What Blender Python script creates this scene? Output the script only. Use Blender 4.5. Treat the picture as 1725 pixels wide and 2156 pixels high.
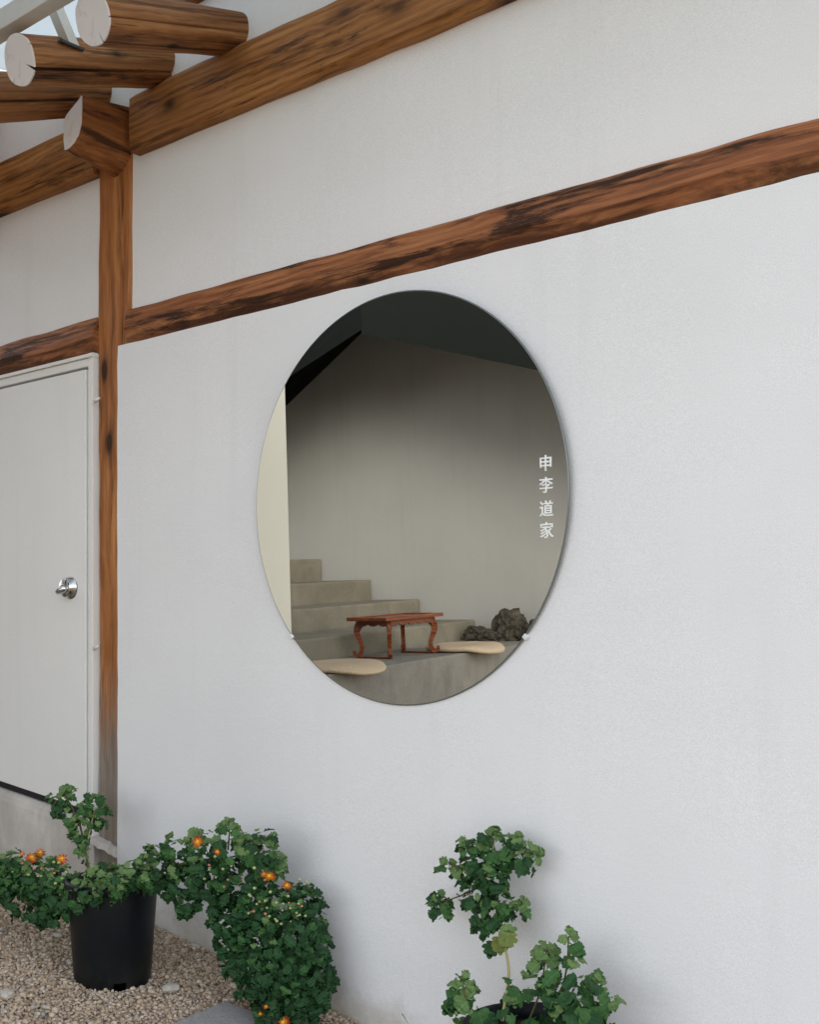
import bpy, bmesh, math, random
import numpy as np
from mathutils import Vector, Matrix, noise

for o in list(bpy.data.objects):
    bpy.data.objects.remove(o, do_unlink=True)
scene = bpy.context.scene
COL = scene.collection

# ------------------------------------------------------------------ camera
EYE = Vector((0.0, -3.06, 1.45))
YAW = math.radians(40.6)
cam_data = bpy.data.cameras.new("camera")
cam_data.sensor_width = 36.0
cam_data.lens = 41.26
cam_data.shift_y = 0.0983
cam_data.clip_start = 0.05
cam_data.clip_end = 600.0
cam = bpy.data.objects.new("camera", cam_data)
cam.location = EYE
cam.rotation_euler = (math.radians(90), 0, YAW)
COL.objects.link(cam)
scene.camera = cam

# ------------------------------------------------------------------ sky, sun, exposure
world = bpy.data.worlds.new("World")
scene.world = world
world.use_nodes = True
wn = world.node_tree.nodes
wl = world.node_tree.links
for nd in list(wn):
    wn.remove(nd)
SUN_EL, SUN_AZ = math.radians(25), math.radians(50)     # azimuth clockwise from +Y
sky = wn.new("ShaderNodeTexSky")
sky.sky_type = 'NISHITA'
sky.sun_disc = False
sky.sun_elevation = SUN_EL
sky.sun_rotation = SUN_AZ
sky.air_density = 1.0
sky.dust_density = 1.0
sky.ozone_density = 1.0
hsv = wn.new("ShaderNodeHueSaturation")                  # an overcast sky has little colour
hsv.inputs["Saturation"].default_value = 0.31
bg = wn.new("ShaderNodeBackground")
bg.inputs["Strength"].default_value = 0.15
wo = wn.new("ShaderNodeOutputWorld")
wl.new(sky.outputs["Color"], hsv.inputs["Color"])
wl.new(hsv.outputs["Color"], bg.inputs["Color"])
wl.new(bg.outputs["Background"], wo.inputs["Surface"])

sun_data = bpy.data.lights.new("sun", 'SUN')
sun_data.energy = 0.55
sun_data.angle = math.radians(30)
sun_data.color = (1.0, 0.975, 0.94)
sun = bpy.data.objects.new("sun", sun_data)
sdir = Vector((math.sin(SUN_AZ) * math.cos(SUN_EL), math.cos(SUN_AZ) * math.cos(SUN_EL), math.sin(SUN_EL)))
sun.rotation_euler = sdir.to_track_quat('Z', 'Y').to_euler()
sun.location = (8, 8, 12)
COL.objects.link(sun)

vs = scene.view_settings
vs.view_transform = 'Standard'
vs.look = 'None'
vs.exposure = 1.87
vs.gamma = 1.0
vs.use_curve_mapping = False
scene.render.engine = 'CYCLES'
scene.cycles.use_denoising = True
scene.cycles.max_bounces = 8
scene.cycles.transparent_max_bounces = 12

# ------------------------------------------------------------------ survey helpers (photo coordinates 1725 x 2156 -> metres)
FPX, U0, VH = 2471.0, 862.5, 1290.0
FW = Vector((-math.sin(YAW), math.cos(YAW), 0))
RT = Vector((math.cos(YAW), math.sin(YAW), 0))
UP = Vector((0, 0, 1))


def on_y(u, v, y=0.0):
    d = FW + RT * ((u - U0) / FPX) + UP * ((VH - v) / FPX)
    return EYE + d * ((y - EYE.y) / d.y)


def px_per_m(p):
    return FPX / (Vector(p) - EYE).dot(FW)


def ground_z(x, y=0.0):
    g = 0.017 + 0.118 * (-2.993 - x)
    if x > -2.4:
        g = -0.053 - 0.05 * (1 - math.exp(-(x + 2.4) * 1.6))
    if x < -5.3:
        g = 0.289 + 0.02 * (1 - math.exp((x + 5.3)))
    return g


# ------------------------------------------------------------------ object helpers
def link(name, me, mat=None, parent=None):
    o = bpy.data.objects.new(name, me)
    COL.objects.link(o)
    if mat is not None and me is not None and len(me.materials) == 0:
        me.materials.append(mat)
    if parent is not None:
        o.parent = parent
    return o


def tag(o, label, cat, group=None):
    o["label"] = label
    o["category"] = cat
    if group:
        o["group"] = group
    return o


def thing(name, label, cat, loc=(0, 0, 0), rz=0.0, group=None):
    o = bpy.data.objects.new(name, None)
    COL.objects.link(o)
    o.location = loc
    o.rotation_euler = (0, 0, rz)
    o.empty_display_size = 0.1
    return tag(o, label, cat, group)


def mesh_of(bm, smooth=False, name="m"):
    me = bpy.data.meshes.new(name)
    bm.normal_update()
    bm.to_mesh(me)
    bm.free()
    if smooth:
        for p in me.polygons:
            p.use_smooth = True
    return me


def pyd(verts, faces, smooth=False, name="m"):
    me = bpy.data.meshes.new(name)
    me.from_pydata([tuple(v) for v in verts], [], [tuple(f) for f in faces])
    me.validate()
    me.update()
    if smooth:
        for p in me.polygons:
            p.use_smooth = True
    return me


def box_bm(x0, x1, y0, y1, z0, z1, bevel=0.0, bm=None):
    bm = bm or bmesh.new()
    r = bmesh.ops.create_cube(bm, size=1.0)
    for v in r["verts"]:
        v.co = Vector(((x0 + x1) / 2 + v.co.x * (x1 - x0), (y0 + y1) / 2 + v.co.y * (y1 - y0), (z0 + z1) / 2 + v.co.z * (z1 - z0)))
    if bevel > 0:
        es = {e for v in r["verts"] for e in v.link_edges}
        bmesh.ops.bevel(bm, geom=list(es), offset=bevel, segments=2, affect='EDGES', profile=0.6)
    return bm


def box(name, x0, x1, y0, y1, z0, z1, mat, parent=None, bevel=0.0):
    return link(name, mesh_of(box_bm(x0, x1, y0, y1, z0, z1, bevel)), mat, parent)


def tube_mesh(pts, rads, seg=8, cap=True):
    pts = [Vector(p) for p in pts]
    if not isinstance(rads, (list, tuple)):
        rads = [rads] * len(pts)
    vs_, fs = [], []
    prev = None
    for i, p in enumerate(pts):
        t = (pts[min(i + 1, len(pts) - 1)] - pts[max(i - 1, 0)]).normalized()
        if prev is None:
            a = t.orthogonal().normalized()
        else:
            a = (prev - t * prev.dot(t)).normalized()
        prev = a
        b = t.cross(a)
        for k in range(seg):
            an = 2 * math.pi * k / seg
            vs_.append(p + (a * math.cos(an) + b * math.sin(an)) * rads[i])
    for i in range(len(pts) - 1):
        for k in range(seg):
            k2 = (k + 1) % seg
            fs.append((i * seg + k, i * seg + k2, (i + 1) * seg + k2, (i + 1) * seg + k))
    if cap:
        fs.append(tuple(range(seg))[::-1])
        fs.append(tuple((len(pts) - 1) * seg + k for k in range(seg)))
    return pyd(vs_, fs, smooth=True)


def lathe_mesh(profile, seg=48, closed=False):
    vs_, fs = [], []
    for (r, z) in profile:
        for k in range(seg):
            an = 2 * math.pi * k / seg
            vs_.append((r * math.cos(an), r * math.sin(an), z))
    n = len(profile)
    for i in range(n - 1):
        for k in range(seg):
            k2 = (k + 1) % seg
            fs.append((i * seg + k, i * seg + k2, (i + 1) * seg + k2, (i + 1) * seg + k))
    return pyd(vs_, fs, smooth=True)


# ------------------------------------------------------------------ material helpers
class NT:
    def __init__(self, name):
        self.m = bpy.data.materials.new(name)
        self.m.use_nodes = True
        self.n = self.m.node_tree.nodes
        self.l = self.m.node_tree.links
        self.b = self.n["Principled BSDF"]

    def new(self, t, **kw):
        nd = self.n.new(t)
        for k, v in kw.items():
            if k in nd.inputs:
                nd.inputs[k].default_value = v
            else:
                setattr(nd, k, v)
        return nd

    def link(self, a, b):
        self.l.new(a, b)

    def coord(self, scale=(1, 1, 1), loc=(0, 0, 0), kind="Object"):
        tc = self.new("ShaderNodeTexCoord")
        mp = self.new("ShaderNodeMapping")
        mp.inputs["Scale"].default_value = scale
        mp.inputs["Location"].default_value = loc
        self.link(tc.outputs[kind], mp.inputs["Vector"])
        return mp.outputs["Vector"]

    def noise(self, vec, scale=5, detail=4, rough=0.55, dist=0.0):
        nd = self.new("ShaderNodeTexNoise")
        nd.inputs["Scale"].default_value = scale
        nd.inputs["Detail"].default_value = detail
        nd.inputs["Roughness"].default_value = rough
        nd.inputs["Distortion"].default_value = dist
        if vec is not None:
            self.link(vec, nd.inputs["Vector"])
        return nd.outputs["Fac"]

    def ramp(self, fac, stops, interp='LINEAR'):
        nd = self.new("ShaderNodeValToRGB")
        cr = nd.color_ramp
        cr.interpolation = interp
        while len(cr.elements) < len(stops):
            cr.elements.new(0.5)
        for e, (p, c) in zip(cr.elements, stops):
            e.position = p
            e.color = (c, c, c, 1) if isinstance(c, (int, float)) else (*c, 1)
        self.link(fac, nd.inputs["Fac"])
        return nd.outputs["Color"]

    def mix(self, fac, a, b, mode='MIX'):
        nd = self.new("ShaderNodeMix", data_type='RGBA', blend_type=mode)
        for sock, val in ((nd.inputs[0], fac), (nd.inputs[6], a), (nd.inputs[7], b)):
            if isinstance(val, (int, float)):
                sock.default_value = val
            elif isinstance(val, tuple):
                sock.default_value = (*val, 1)
            else:
                self.link(val, sock)
        return nd.outputs[2]

    def math(self, op, a, b=0.0, clamp=False):
        nd = self.new("ShaderNodeMath", operation=op, use_clamp=clamp)
        for sock, val in ((nd.inputs[0], a), (nd.inputs[1], b)):
            if isinstance(val, (int, float)):
                sock.default_value = val
            else:
                self.link(val, sock)
        return nd.outputs[0]

    def sep(self, vec):
        nd = self.new("ShaderNodeSeparateXYZ")
        self.link(vec, nd.inputs[0])
        return nd.outputs

    def bump(self, h, strength=0.3, dist=0.01):
        nd = self.new("ShaderNodeBump")
        nd.inputs["Strength"].default_value = strength
        nd.inputs["Distance"].default_value = dist
        self.link(h, nd.inputs["Height"])
        self.link(nd.outputs["Normal"], self.b.inputs["Normal"])

    def out(self, col=None, rough=0.6, spec=0.3, metal=0.0):
        if isinstance(col, tuple):
            self.b.inputs["Base Color"].default_value = (*col, 1)
        elif col is not None:
            self.link(col, self.b.inputs["Base Color"])
        if isinstance(rough, (int, float)):
            self.b.inputs["Roughness"].default_value = rough
        else:
            self.link(rough, self.b.inputs["Roughness"])
        self.b.inputs["Specular IOR Level"].default_value = spec
        self.b.inputs["Metallic"].default_value = metal
        return self.m


def mat_plaster(name, col, stipple=0.06, blotch=0.04, dirt=None, bump=0.25, seed=0.0):
    t = NT(name)
    v = t.coord(loc=(seed, seed * 2, seed * 3))
    fine = t.noise(v, 330, 2, 0.7)
    mid = t.noise(v, 90, 3, 0.6)
    big = t.noise(v, 1.6, 5, 0.55)
    c = t.mix(t.ramp(fine, [(0.25, 0.0), (0.75, 1.0)]), tuple(x * (1 - stipple) for x in col), tuple(min(1, x * (1 + stipple)) for x in col))
    c = t.mix(t.ramp(big, [(0.35, 0.0), (0.7, blotch)]), c, tuple(x * 0.72 for x in col))
    rain = t.noise(t.coord(scale=(9, 9, 0.5), loc=(seed, seed, 0)), 1.0, 5, 0.6)
    c = t.mix(t.ramp(rain, [(0.55, 0.0), (0.78, blotch * 0.9)]), c, tuple(x * 0.7 for x in col))
    if dirt:
        zlev, zfade, dcol = dirt
        w = t.sep(t.coord())
        nz = t.noise(v, 5, 6, 0.65)
        h = t.math('ADD', w[2], t.math('MULTIPLY', w[0], 0.118))
        h = t.math('SUBTRACT', h, t.math('MULTIPLY', t.math('SUBTRACT', nz, 0.5), 0.35))
        f = t.math('DIVIDE', t.math('SUBTRACT', zlev, h), zfade, clamp=True)
        c = t.mix(t.math('MULTIPLY', f, 0.75), c, dcol)
    trowel = t.noise(t.coord(scale=(1, 1, 2.2), loc=(seed, 0, seed)), 7, 4, 0.6, 0.8)
    h = t.math('ADD', t.math('MULTIPLY', fine, 0.5), t.math('MULTIPLY', mid, 0.8))
    h = t.math('ADD', h, t.math('MULTIPLY', trowel, 1.2))
    t.bump(h, bump, 0.003)
    return t.out(c, 0.92, 0.15)


def mat_concrete(name, col, seed=0.0, stain=0.5, streak=0.5, pit=True):
    t = NT(name)
    v = t.coord(loc=(seed, seed * 1.7, -seed))
    n1 = t.noise(v, 3.0, 8, 0.62, 0.6)
    n2 = t.noise(v, 40, 5, 0.65)
    vs2 = t.coord(scale=(2.2, 2.2, 0.8), loc=(seed, 0, 0))
    n3 = t.noise(vs2, 2.2, 5, 0.6, 0.4)
    c = t.mix(t.ramp(n1, [(0.3, 0.0), (0.72, 1.0)]), tuple(x * 0.72 for x in col), tuple(min(1, x * 1.15) for x in col))
    c = t.mix(t.ramp(n3, [(0.45, 0.0), (0.7, streak)]), c, tuple(x * 0.5 for x in col))
    c = t.mix(t.ramp(n2, [(0.35, stain * 0.45), (0.6, 0.0)]), c, tuple(x * 0.55 for x in col))
    t.bump(t.math('ADD', n2, t.math('MULTIPLY', n1, 0.6)), 0.35, 0.006)
    return t.out(c, 0.88, 0.2)


def mat_wood(name, light, mid, dark, seed=0.0, stain=0.5, knot=0.14, grey=None, stain_pos=0.58, rough=0.62, fibre=1.0, dark_below=None):
    """Grain runs along the object's own X axis."""
    t = NT(name)
    base = t.coord(loc=(seed, seed * 0.31, seed * 0.57))
    wob = t.noise(t.coord(scale=(1.1, 3, 3), loc=(seed, 3, 1)), 2.0, 3, 0.5)
    add = t.new("ShaderNodeVectorMath", operation='MULTIPLY_ADD')
    comb = t.new("ShaderNodeCombineXYZ")
    t.link(wob, comb.inputs[1])
    t.link(wob, comb.inputs[2])
    t.link(comb.outputs[0], add.inputs[0])
    add.inputs[1].default_value = (0, 0.035, 0.045)
    t.link(base, add.inputs[2])
    mp = t.new("ShaderNodeMapping")
    mp.inputs["Scale"].default_value = (0.8, 13.0, 13.0)
    t.link(add.outputs[0], mp.inputs["Vector"])
    streak = t.noise(mp.outputs["Vector"], 1.5, 7, 0.6, 0.12)
    mp2 = t.new("ShaderNodeMapping")
    mp2.inputs["Scale"].default_value = (3.5, 120.0, 120.0)
    t.link(add.outputs[0], mp2.inputs["Vector"])
    fib = t.noise(mp2.outputs["Vector"], 1.3, 4, 0.6)
    mp3 = t.new("ShaderNodeMapping")
    mp3.inputs["Scale"].default_value = (0.55, 1.0, 1.0)
    t.link(add.outputs[0], mp3.inputs["Vector"])
    wv = t.new("ShaderNodeTexWave", wave_type='RINGS', rings_direction='X', wave_profile='SIN')
    wv.inputs["Scale"].default_value = 11.0
    wv.inputs["Distortion"].default_value = 1.6
    wv.inputs["Detail"].default_value = 1.0
    wv.inputs["Detail Scale"].default_value = 1.6
    t.link(mp3.outputs["Vector"], wv.inputs["Vector"])
    g = t.math('ADD', t.math('MULTIPLY', streak, 0.78), t.math('MULTIPLY', wv.outputs["Fac"], 0.14))
    g = t.math('ADD', g, t.math('MULTIPLY', t.math('SUBTRACT', fib, 0.5), 0.55 * fibre))
    c = t.ramp(g, [(0.22, dark), (0.42, mid), (0.66, light), (0.9, tuple(min(1, x * 1.25) for x in light))])
    # fine drying checks along the grain
    mpc = t.new("ShaderNodeMapping")
    mpc.inputs["Scale"].default_value = (1.1, 42.0, 42.0)
    t.link(add.outputs[0], mpc.inputs["Vector"])
    chk = t.noise(mpc.outputs["Vector"], 1.0, 3, 0.5)
    c = t.mix(t.ramp(chk, [(0.62, 0.0), (0.68, 0.75), (0.72, 0.8)]), c, tuple(x * 0.45 for x in dark))
    # broad tone changes
    tone = t.noise(t.coord(scale=(1, 4, 4), loc=(seed * 2, 1, seed)), 1.3, 3, 0.5)
    c = t.mix(t.ramp(tone, [(0.35, 0.55), (0.6, 0.0)]), c, mid)
    # dark stains
    st = t.noise(t.coord(scale=(0.55, 5.5, 5.5), loc=(-seed, seed, 4)), 2.6, 9, 0.7, 0.35)
    c = t.mix(t.ramp(st, [(stain_pos - 0.03, 0.0), (stain_pos + 0.05, stain)]), c, tuple(x * 0.28 for x in dark))
    if dark_below:  # mixes in dark below a set height, with a noisy edge
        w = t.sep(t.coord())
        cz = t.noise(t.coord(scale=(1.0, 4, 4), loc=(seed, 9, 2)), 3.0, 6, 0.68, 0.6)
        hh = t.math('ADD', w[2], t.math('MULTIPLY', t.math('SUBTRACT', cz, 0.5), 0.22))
        f = t.math('DIVIDE', t.math('SUBTRACT', dark_below, hh), 0.035, clamp=True)
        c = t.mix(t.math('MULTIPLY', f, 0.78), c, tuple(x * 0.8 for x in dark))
    # knots
    vo = t.new("ShaderNodeTexVoronoi", feature='F1')
    vo.inputs["Scale"].default_value = 1.0
    mp4 = t.new("ShaderNodeMapping")
    mp4.inputs["Scale"].default_value = (3.0, 6.5, 6.5)
    mp4.inputs["Location"].default_value = (seed * 3, seed, 0.3)
    t.link(add.outputs[0], mp4.inputs["Vector"])
    t.link(mp4.outputs["Vector"], vo.inputs["Vector"])
    kd = t.math('ADD', vo.outputs["Distance"], t.math('MULTIPLY', t.math('SUBTRACT', streak, 0.5), 0.12))
    c = t.mix(t.ramp(kd, [(knot * 0.55, 0.95), (knot, 0.35), (knot * 2.0, 0.0)]), c, tuple(x * 0.3 for x in dark))
    if grey:
        x0, x1, gcol = grey
        w = t.sep(t.coord())
        nz = t.noise(t.coord(scale=(2, 14, 14)), 1.5, 5, 0.6)
        h = t.math('ADD', w[0], t.math('MULTIPLY', t.math('SUBTRACT', nz, 0.5), 0.5))
        f = t.math('DIVIDE', t.math('SUBTRACT', h, x0), (x1 - x0), clamp=True)
        gg = t.ramp(g, [(0.25, tuple(x * 0.45 for x in gcol)), (0.7, gcol)])
        c = t.mix(t.math('MULTIPLY', f, 0.93), c, gg)
    t.bump(fib, 0.25, 0.002)
    return t.out(c, rough, 0.25)


M = {}
M["plaster"] = mat_plaster("white_plaster", (0.80, 0.79, 0.785), 0.13, 0.16, dirt=(-0.19, 0.16, (0.40, 0.34, 0.25)))
M["plaster_up"] = mat_plaster("white_plaster_upper", (0.80, 0.785, 0.77), 0.13, 0.16, seed=3.0)
M["door_paint"] = mat_plaster("white_door_paint", (0.81, 0.797, 0.767), 0.09, 0.14, seed=7.0, bump=0.12)
M["frame_paint"] = mat_plaster("white_frame_paint", (0.78, 0.76, 0.725), 0.04, 0.10, seed=9.0, bump=0.12)
t = NT("chalk_white_end_paint")
v_ = t.coord()
w_ = t.sep(v_)
rr_ = t.math('SQRT', t.math('ADD', t.math('MULTIPLY', w_[1], w_[1]), t.math('MULTIPLY', w_[2], w_[2])))
rg = t.math('SINE', t.math('ADD', t.math('MULTIPLY', rr_, 900.0), t.math('MULTIPLY', t.noise(v_, 14, 3), 14.0)))
c = t.mix(t.math('ADD', t.math('MULTIPLY', rg, 0.5), 0.5), (0.78, 0.735, 0.72), (0.72, 0.67, 0.65))
c = t.mix(t.ramp(t.noise(v_, 26, 6, 0.7), [(0.55, 0.0), (0.72, 0.55)]), c, (0.50, 0.40, 0.32))
t.bump(t.noise(v_, 120, 3), 0.3, 0.003)
M["end_paint"] = t.out(c, 0.9, 0.15)
M["foundation"] = mat_concrete("pale_concrete", (0.62, 0.57, 0.52), 2.0, 0.3, 0.35)
M["plinth"] = mat_concrete("old_grey_concrete", (0.33, 0.29, 0.23), 5.0, 0.5, 0.5)
M["concrete"] = mat_concrete("stair_concrete", (0.21, 0.185, 0.138), 8.0, 0.5, 0.2)
M["concrete_front"] = mat_concrete("bench_concrete", (0.22, 0.20, 0.168), 13.0, 0.5, 0.55)
M["alcove"] = mat_plaster("tan_plaster", (0.335, 0.323, 0.293), 0.12, 0.25, seed=5.0)
M["cream"] = mat_plaster("cream_plaster", (0.64, 0.60, 0.50), 0.05, 0.12, seed=15.0)
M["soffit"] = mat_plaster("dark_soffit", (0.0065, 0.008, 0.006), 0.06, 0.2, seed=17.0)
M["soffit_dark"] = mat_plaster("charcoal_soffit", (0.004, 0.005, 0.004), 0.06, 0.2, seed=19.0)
WL, WM_, WD = (0.50, 0.215, 0.068), (0.30, 0.105, 0.028), (0.085, 0.028, 0.009)
M["wood_upper"] = mat_wood("upper_beam_wood", (0.46, 0.22, 0.070), (0.29, 0.118, 0.033), (0.09, 0.034, 0.012), 1.3, 0.85, 0.18, stain_pos=0.60)
M["wood_mid"] = mat_wood("middle_beam_wood", (0.46, 0.205, 0.085), (0.27, 0.095, 0.034), (0.065, 0.022, 0.009), 4.1, 0.92, 0.10, stain_pos=0.53, dark_below=2.652)
M["wood_post"] = mat_wood("post_wood", (0.52, 0.235, 0.080), (0.33, 0.118, 0.034), (0.085, 0.028, 0.010), 7.7, 0.8, 0.20,
                          grey=(2.36, 2.86, (0.33, 0.285, 0.235)), stain_pos=0.60)
M["wood_stub"] = mat_wood("beam_end_wood", (0.40, 0.165, 0.05), (0.24, 0.085, 0.024), (0.07, 0.024, 0.008), 9.2, 0.8, 0.10)
for i, sd in enumerate((2.2, 5.9, 8.4, 12.7)):
    M["wood_log%d" % i] = mat_wood("rafter_wood_%d" % i, (0.43, 0.21, 0.078), (0.24, 0.098, 0.032), (0.065, 0.026, 0.010), sd, 0.85, 0.11, stain_pos=0.575)
M["wood_plate"] = mat_wood("top_plate_wood", (0.42, 0.17, 0.06), (0.27, 0.09, 0.03), (0.1, 0.03, 0.012), 6.0, 0.3)
M["table_wood"] = mat_wood("lacquered_table_wood", (0.25, 0.072, 0.020), (0.15, 0.036, 0.011), (0.06, 0.013, 0.006), 3.0, 0.2, 0.03, rough=0.32, fibre=0.5)
t = NT("gap_black"); M["black_gap"] = t.out((0.03, 0.032, 0.035), 0.7, 0.2)
t = NT("chrome"); M["chrome"] = t.out((0.55, 0.55, 0.54), 0.16, 0.5, 1.0)
t = NT("mirror_silver"); M["mirror"] = t.out((0.90, 0.905, 0.875), 0.0, 0.5, 1.0)
t = NT("mirror_edge_glass"); M["mirror_edge"] = t.out((0.16, 0.175, 0.165), 0.25, 0.4, 0.2)
t = NT("clear_clip"); M["clip"] = t.out((0.72, 0.73, 0.73), 0.25, 0.6)
t = NT("white_vinyl"); M["vinyl"] = t.out((0.88, 0.88, 0.86), 0.5, 0.3)
t = NT("steel_paint")
c = t.mix(t.ramp(t.noise(t.coord(), 14, 5), [(0.4, 0.0), (0.75, 0.25)]), (0.62, 0.61, 0.57), (0.42, 0.40, 0.34))
M["steel"] = t.out(c, 0.5, 0.3)
t = NT("plate_dark"); M["dark_steel"] = t.out((0.05, 0.055, 0.05), 0.6, 0.3)
t = NT("slot_black"); M["wire"] = t.out((0.0008, 0.001, 0.001), 0.9, 0.0)
t = NT("black_plastic")
nz = t.noise(t.coord(), 60, 4)
c = t.mix(t.ramp(t.noise(t.coord(scale=(1, 1, 0.4)), 5, 5), [(0.4, 0.0), (0.75, 0.5)]), (0.003, 0.005, 0.007), (0.007, 0.010, 0.012))
t.bump(nz, 0.08, 0.003)
dz_ = t.ramp(t.noise(t.coord(scale=(1, 1, 0.6)), 9, 6, 0.7), [(0.48, 0.0), (0.8, 0.5)])
hz_ = t.math('SUBTRACT', 1.0, t.math('DIVIDE', t.sep(t.coord())[2], 0.16), clamp=True)
c = t.mix(t.math('MULTIPLY', dz_, t.math('ADD', t.math('MULTIPLY', hz_, 0.8), 0.15)), c, (0.06, 0.052, 0.042))
M["pot"] = t.out(c, 0.40, 0.28)
t = NT("potting_soil"); M["soil"] = t.out(t.mix(t.noise(t.coord(), 60, 4), (0.02, 0.014, 0.01), (0.07, 0.05, 0.035)), 0.95, 0.1)
t = NT("slab_concrete")
c = t.mix(t.ramp(t.noise(t.coord(), 120, 4), [(0.3, 0.0), (0.7, 1.0)]), (0.25, 0.24, 0.235), (0.38, 0.365, 0.355))
t.bump(t.noise(t.coord(), 150, 3), 0.3, 0.003)
M["slab"] = t.out(c, 0.9, 0.2)
t = NT("thin_glass")
tr = t.new("ShaderNodeBsdfTransparent"); tr.inputs["Color"].default_value = (0.66, 0.70, 0.71, 1)
gl = t.new("ShaderNodeBsdfGlossy"); gl.inputs["Roughness"].default_value = 0.05
ms = t.new("ShaderNodeMixShader")
ms.inputs[0].default_value = 0.10; t.link(tr.outputs[0], ms.inputs[1]); t.link(gl.outputs[0], ms.inputs[2])
t.link(ms.outputs[0], t.n["Material Output"].inputs["Surface"])
tl_ = t.new("ShaderNodeBsdfTranslucent"); tl_.inputs["Color"].default_value = (0.62, 0.66, 0.66, 1)
ms2 = t.new("ShaderNodeMixShader"); ms2.inputs[0].default_value = 0.45      # a film of dust on the panes
t.link(ms.outputs[0], ms2.inputs[1]); t.link(tl_.outputs[0], ms2.inputs[2])
t.link(ms2.outputs[0], t.n["Material Output"].inputs["Surface"])
M["glass"] = t.m


def island_random(t):
    g = t.new("ShaderNodeNewGeometry")
    oi = t.new("ShaderNodeObjectInfo")
    return t.math('FRACT', t.math('ADD', g.outputs["Random Per Island"], oi.outputs["Random"]))


def mat_leaf(name, a, b):
    t = NT(name)
    r = island_random(t)
    c = t.mix(r, a, b)
    v = t.noise(t.coord(scale=(40, 40, 40)), 1.5, 3)
    c = t.mix(t.ramp(v, [(0.35, 0.0), (0.7, 0.4)]), c, tuple(x * 1.5 for x in b))
    uvn = t.new("ShaderNodeTexCoord")
    us = t.sep(uvn.outputs["UV"])
    ax_ = t.math('ABSOLUTE', t.math('SUBTRACT', us[0], 0.5))
    rib = t.math('SUBTRACT', 1.0, t.math('DIVIDE', ax_, 0.022), clamp=True)
    sv = t.math('SINE', t.math('MULTIPLY', t.math('SUBTRACT', us[1], t.math('MULTIPLY', ax_, 0.9)), 30.0))
    sv = t.math('MULTIPLY', t.math('SUBTRACT', sv, 0.82), 4.0, clamp=True)
    c = t.mix(t.math('MULTIPLY', t.math('MAXIMUM', rib, t.math('MULTIPLY', sv, 0.6)), 0.55), c, tuple(min(1, x * 2.1 + 0.02) for x in b))
    t.bump(t.math('SUBTRACT', v, t.math('MULTIPLY', t.math('MAXIMUM', rib, sv), 0.6)), 0.3, 0.01)
    t.b.inputs["Base Color"].default_value = (*a, 1)
    t.link(c, t.b.inputs["Base Color"])
    t.b.inputs["Roughness"].default_value = 0.5
    t.b.inputs["Specular IOR Level"].default_value = 0.25
    tl = t.new("ShaderNodeBsdfTranslucent")
    t.link(c, tl.inputs["Color"])
    mx = t.new("ShaderNodeMixShader")
    mx.inputs[0].default_value = 0.18
    t.link(t.b.outputs[0], mx.inputs[1])
    t.link(tl.outputs[0], mx.inputs[2])
    t.link(mx.outputs[0], t.n["Material Output"].inputs["Surface"])
    return t.m


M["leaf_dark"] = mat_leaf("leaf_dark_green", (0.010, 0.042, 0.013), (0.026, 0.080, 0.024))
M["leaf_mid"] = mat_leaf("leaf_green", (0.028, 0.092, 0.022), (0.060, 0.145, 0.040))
M["leaf_young"] = mat_leaf("leaf_young_green", (0.085, 0.165, 0.052), (0.145, 0.225, 0.075))
M["leaf_yellow"] = mat_leaf("leaf_yellowing", (0.22, 0.20, 0.04), (0.16, 0.20, 0.05))
t = NT("stem"); M["stem"] = t.out((0.10, 0.085, 0.03), 0.7, 0.2)
t = NT("stem_pale"); M["stem_pale"] = t.out((0.42, 0.34, 0.17), 0.7, 0.2)
t = NT("petal")
r = island_random(t)
w = t.sep(t.coord())
rad = t.math('SQRT', t.math('ADD', t.math('MULTIPLY', w[0], w[0]), t.math('MULTIPLY', w[1], w[1])))
c = t.ramp(t.math('ADD', rad, t.math('MULTIPLY', t.math('SUBTRACT', r, 0.5), 0.006)), [(0.005, (0.70, 0.34, 0.02)), (0.012, (0.60, 0.16, 0.01)), (0.019, (0.34, 0.03, 0.006))])
M["petal"] = t.out(c, 0.6, 0.2)
t = NT("petal_red"); M["petal_red"] = t.out((0.55, 0.055, 0.012), 0.6, 0.2)
t = NT("floret"); M["floret"] = t.out((0.75, 0.42, 0.03), 0.7, 0.2)
t = NT("bud_green"); M["bud"] = t.out((0.36, 0.42, 0.17), 0.7, 0.2)
t = NT("bud_pink"); M["bud_pink"] = t.out((0.50, 0.20, 0.13), 0.7, 0.2)

# gravel
t = NT("gravel_stone")
g = t.new("ShaderNodeNewGeometry")
r = g.outputs["Random Per Island"]
c = t.ramp(r, [(0.0, (0.20, 0.15, 0.10)), (0.25, (0.40, 0.30, 0.21)), (0.55, (0.52, 0.41, 0.30)), (0.85, (0.60, 0.50, 0.40)), (0.93, (0.24, 0.23, 0.22)), (1.0, (0.70, 0.64, 0.56))])
c = t.ramp(r, [(0.0, (0.30, 0.22, 0.15)), (0.3, (0.52, 0.39, 0.28)), (0.6, (0.64, 0.51, 0.385)), (0.86, (0.72, 0.61, 0.50)), (0.93, (0.30, 0.29, 0.285)), (1.0, (0.80, 0.74, 0.66))])
c = t.mix(t.math('MULTIPLY', t.noise(t.coord(), 130, 4), 0.75), c, (0.32, 0.235, 0.155))
M["gravel"] = t.out(c, 0.85, 0.25)
t = NT("ground_grit")
c = t.mix(t.noise(t.coord(), 55, 6, 0.7), (0.16, 0.12, 0.08), (0.48, 0.38, 0.28))
rust = t.ramp(t.noise(t.coord(loc=(2, 5, 0)), 3.0, 4), [(0.55, 0.0), (0.75, 0.6)])
c = t.mix(rust, c, (0.22, 0.10, 0.04))
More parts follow.
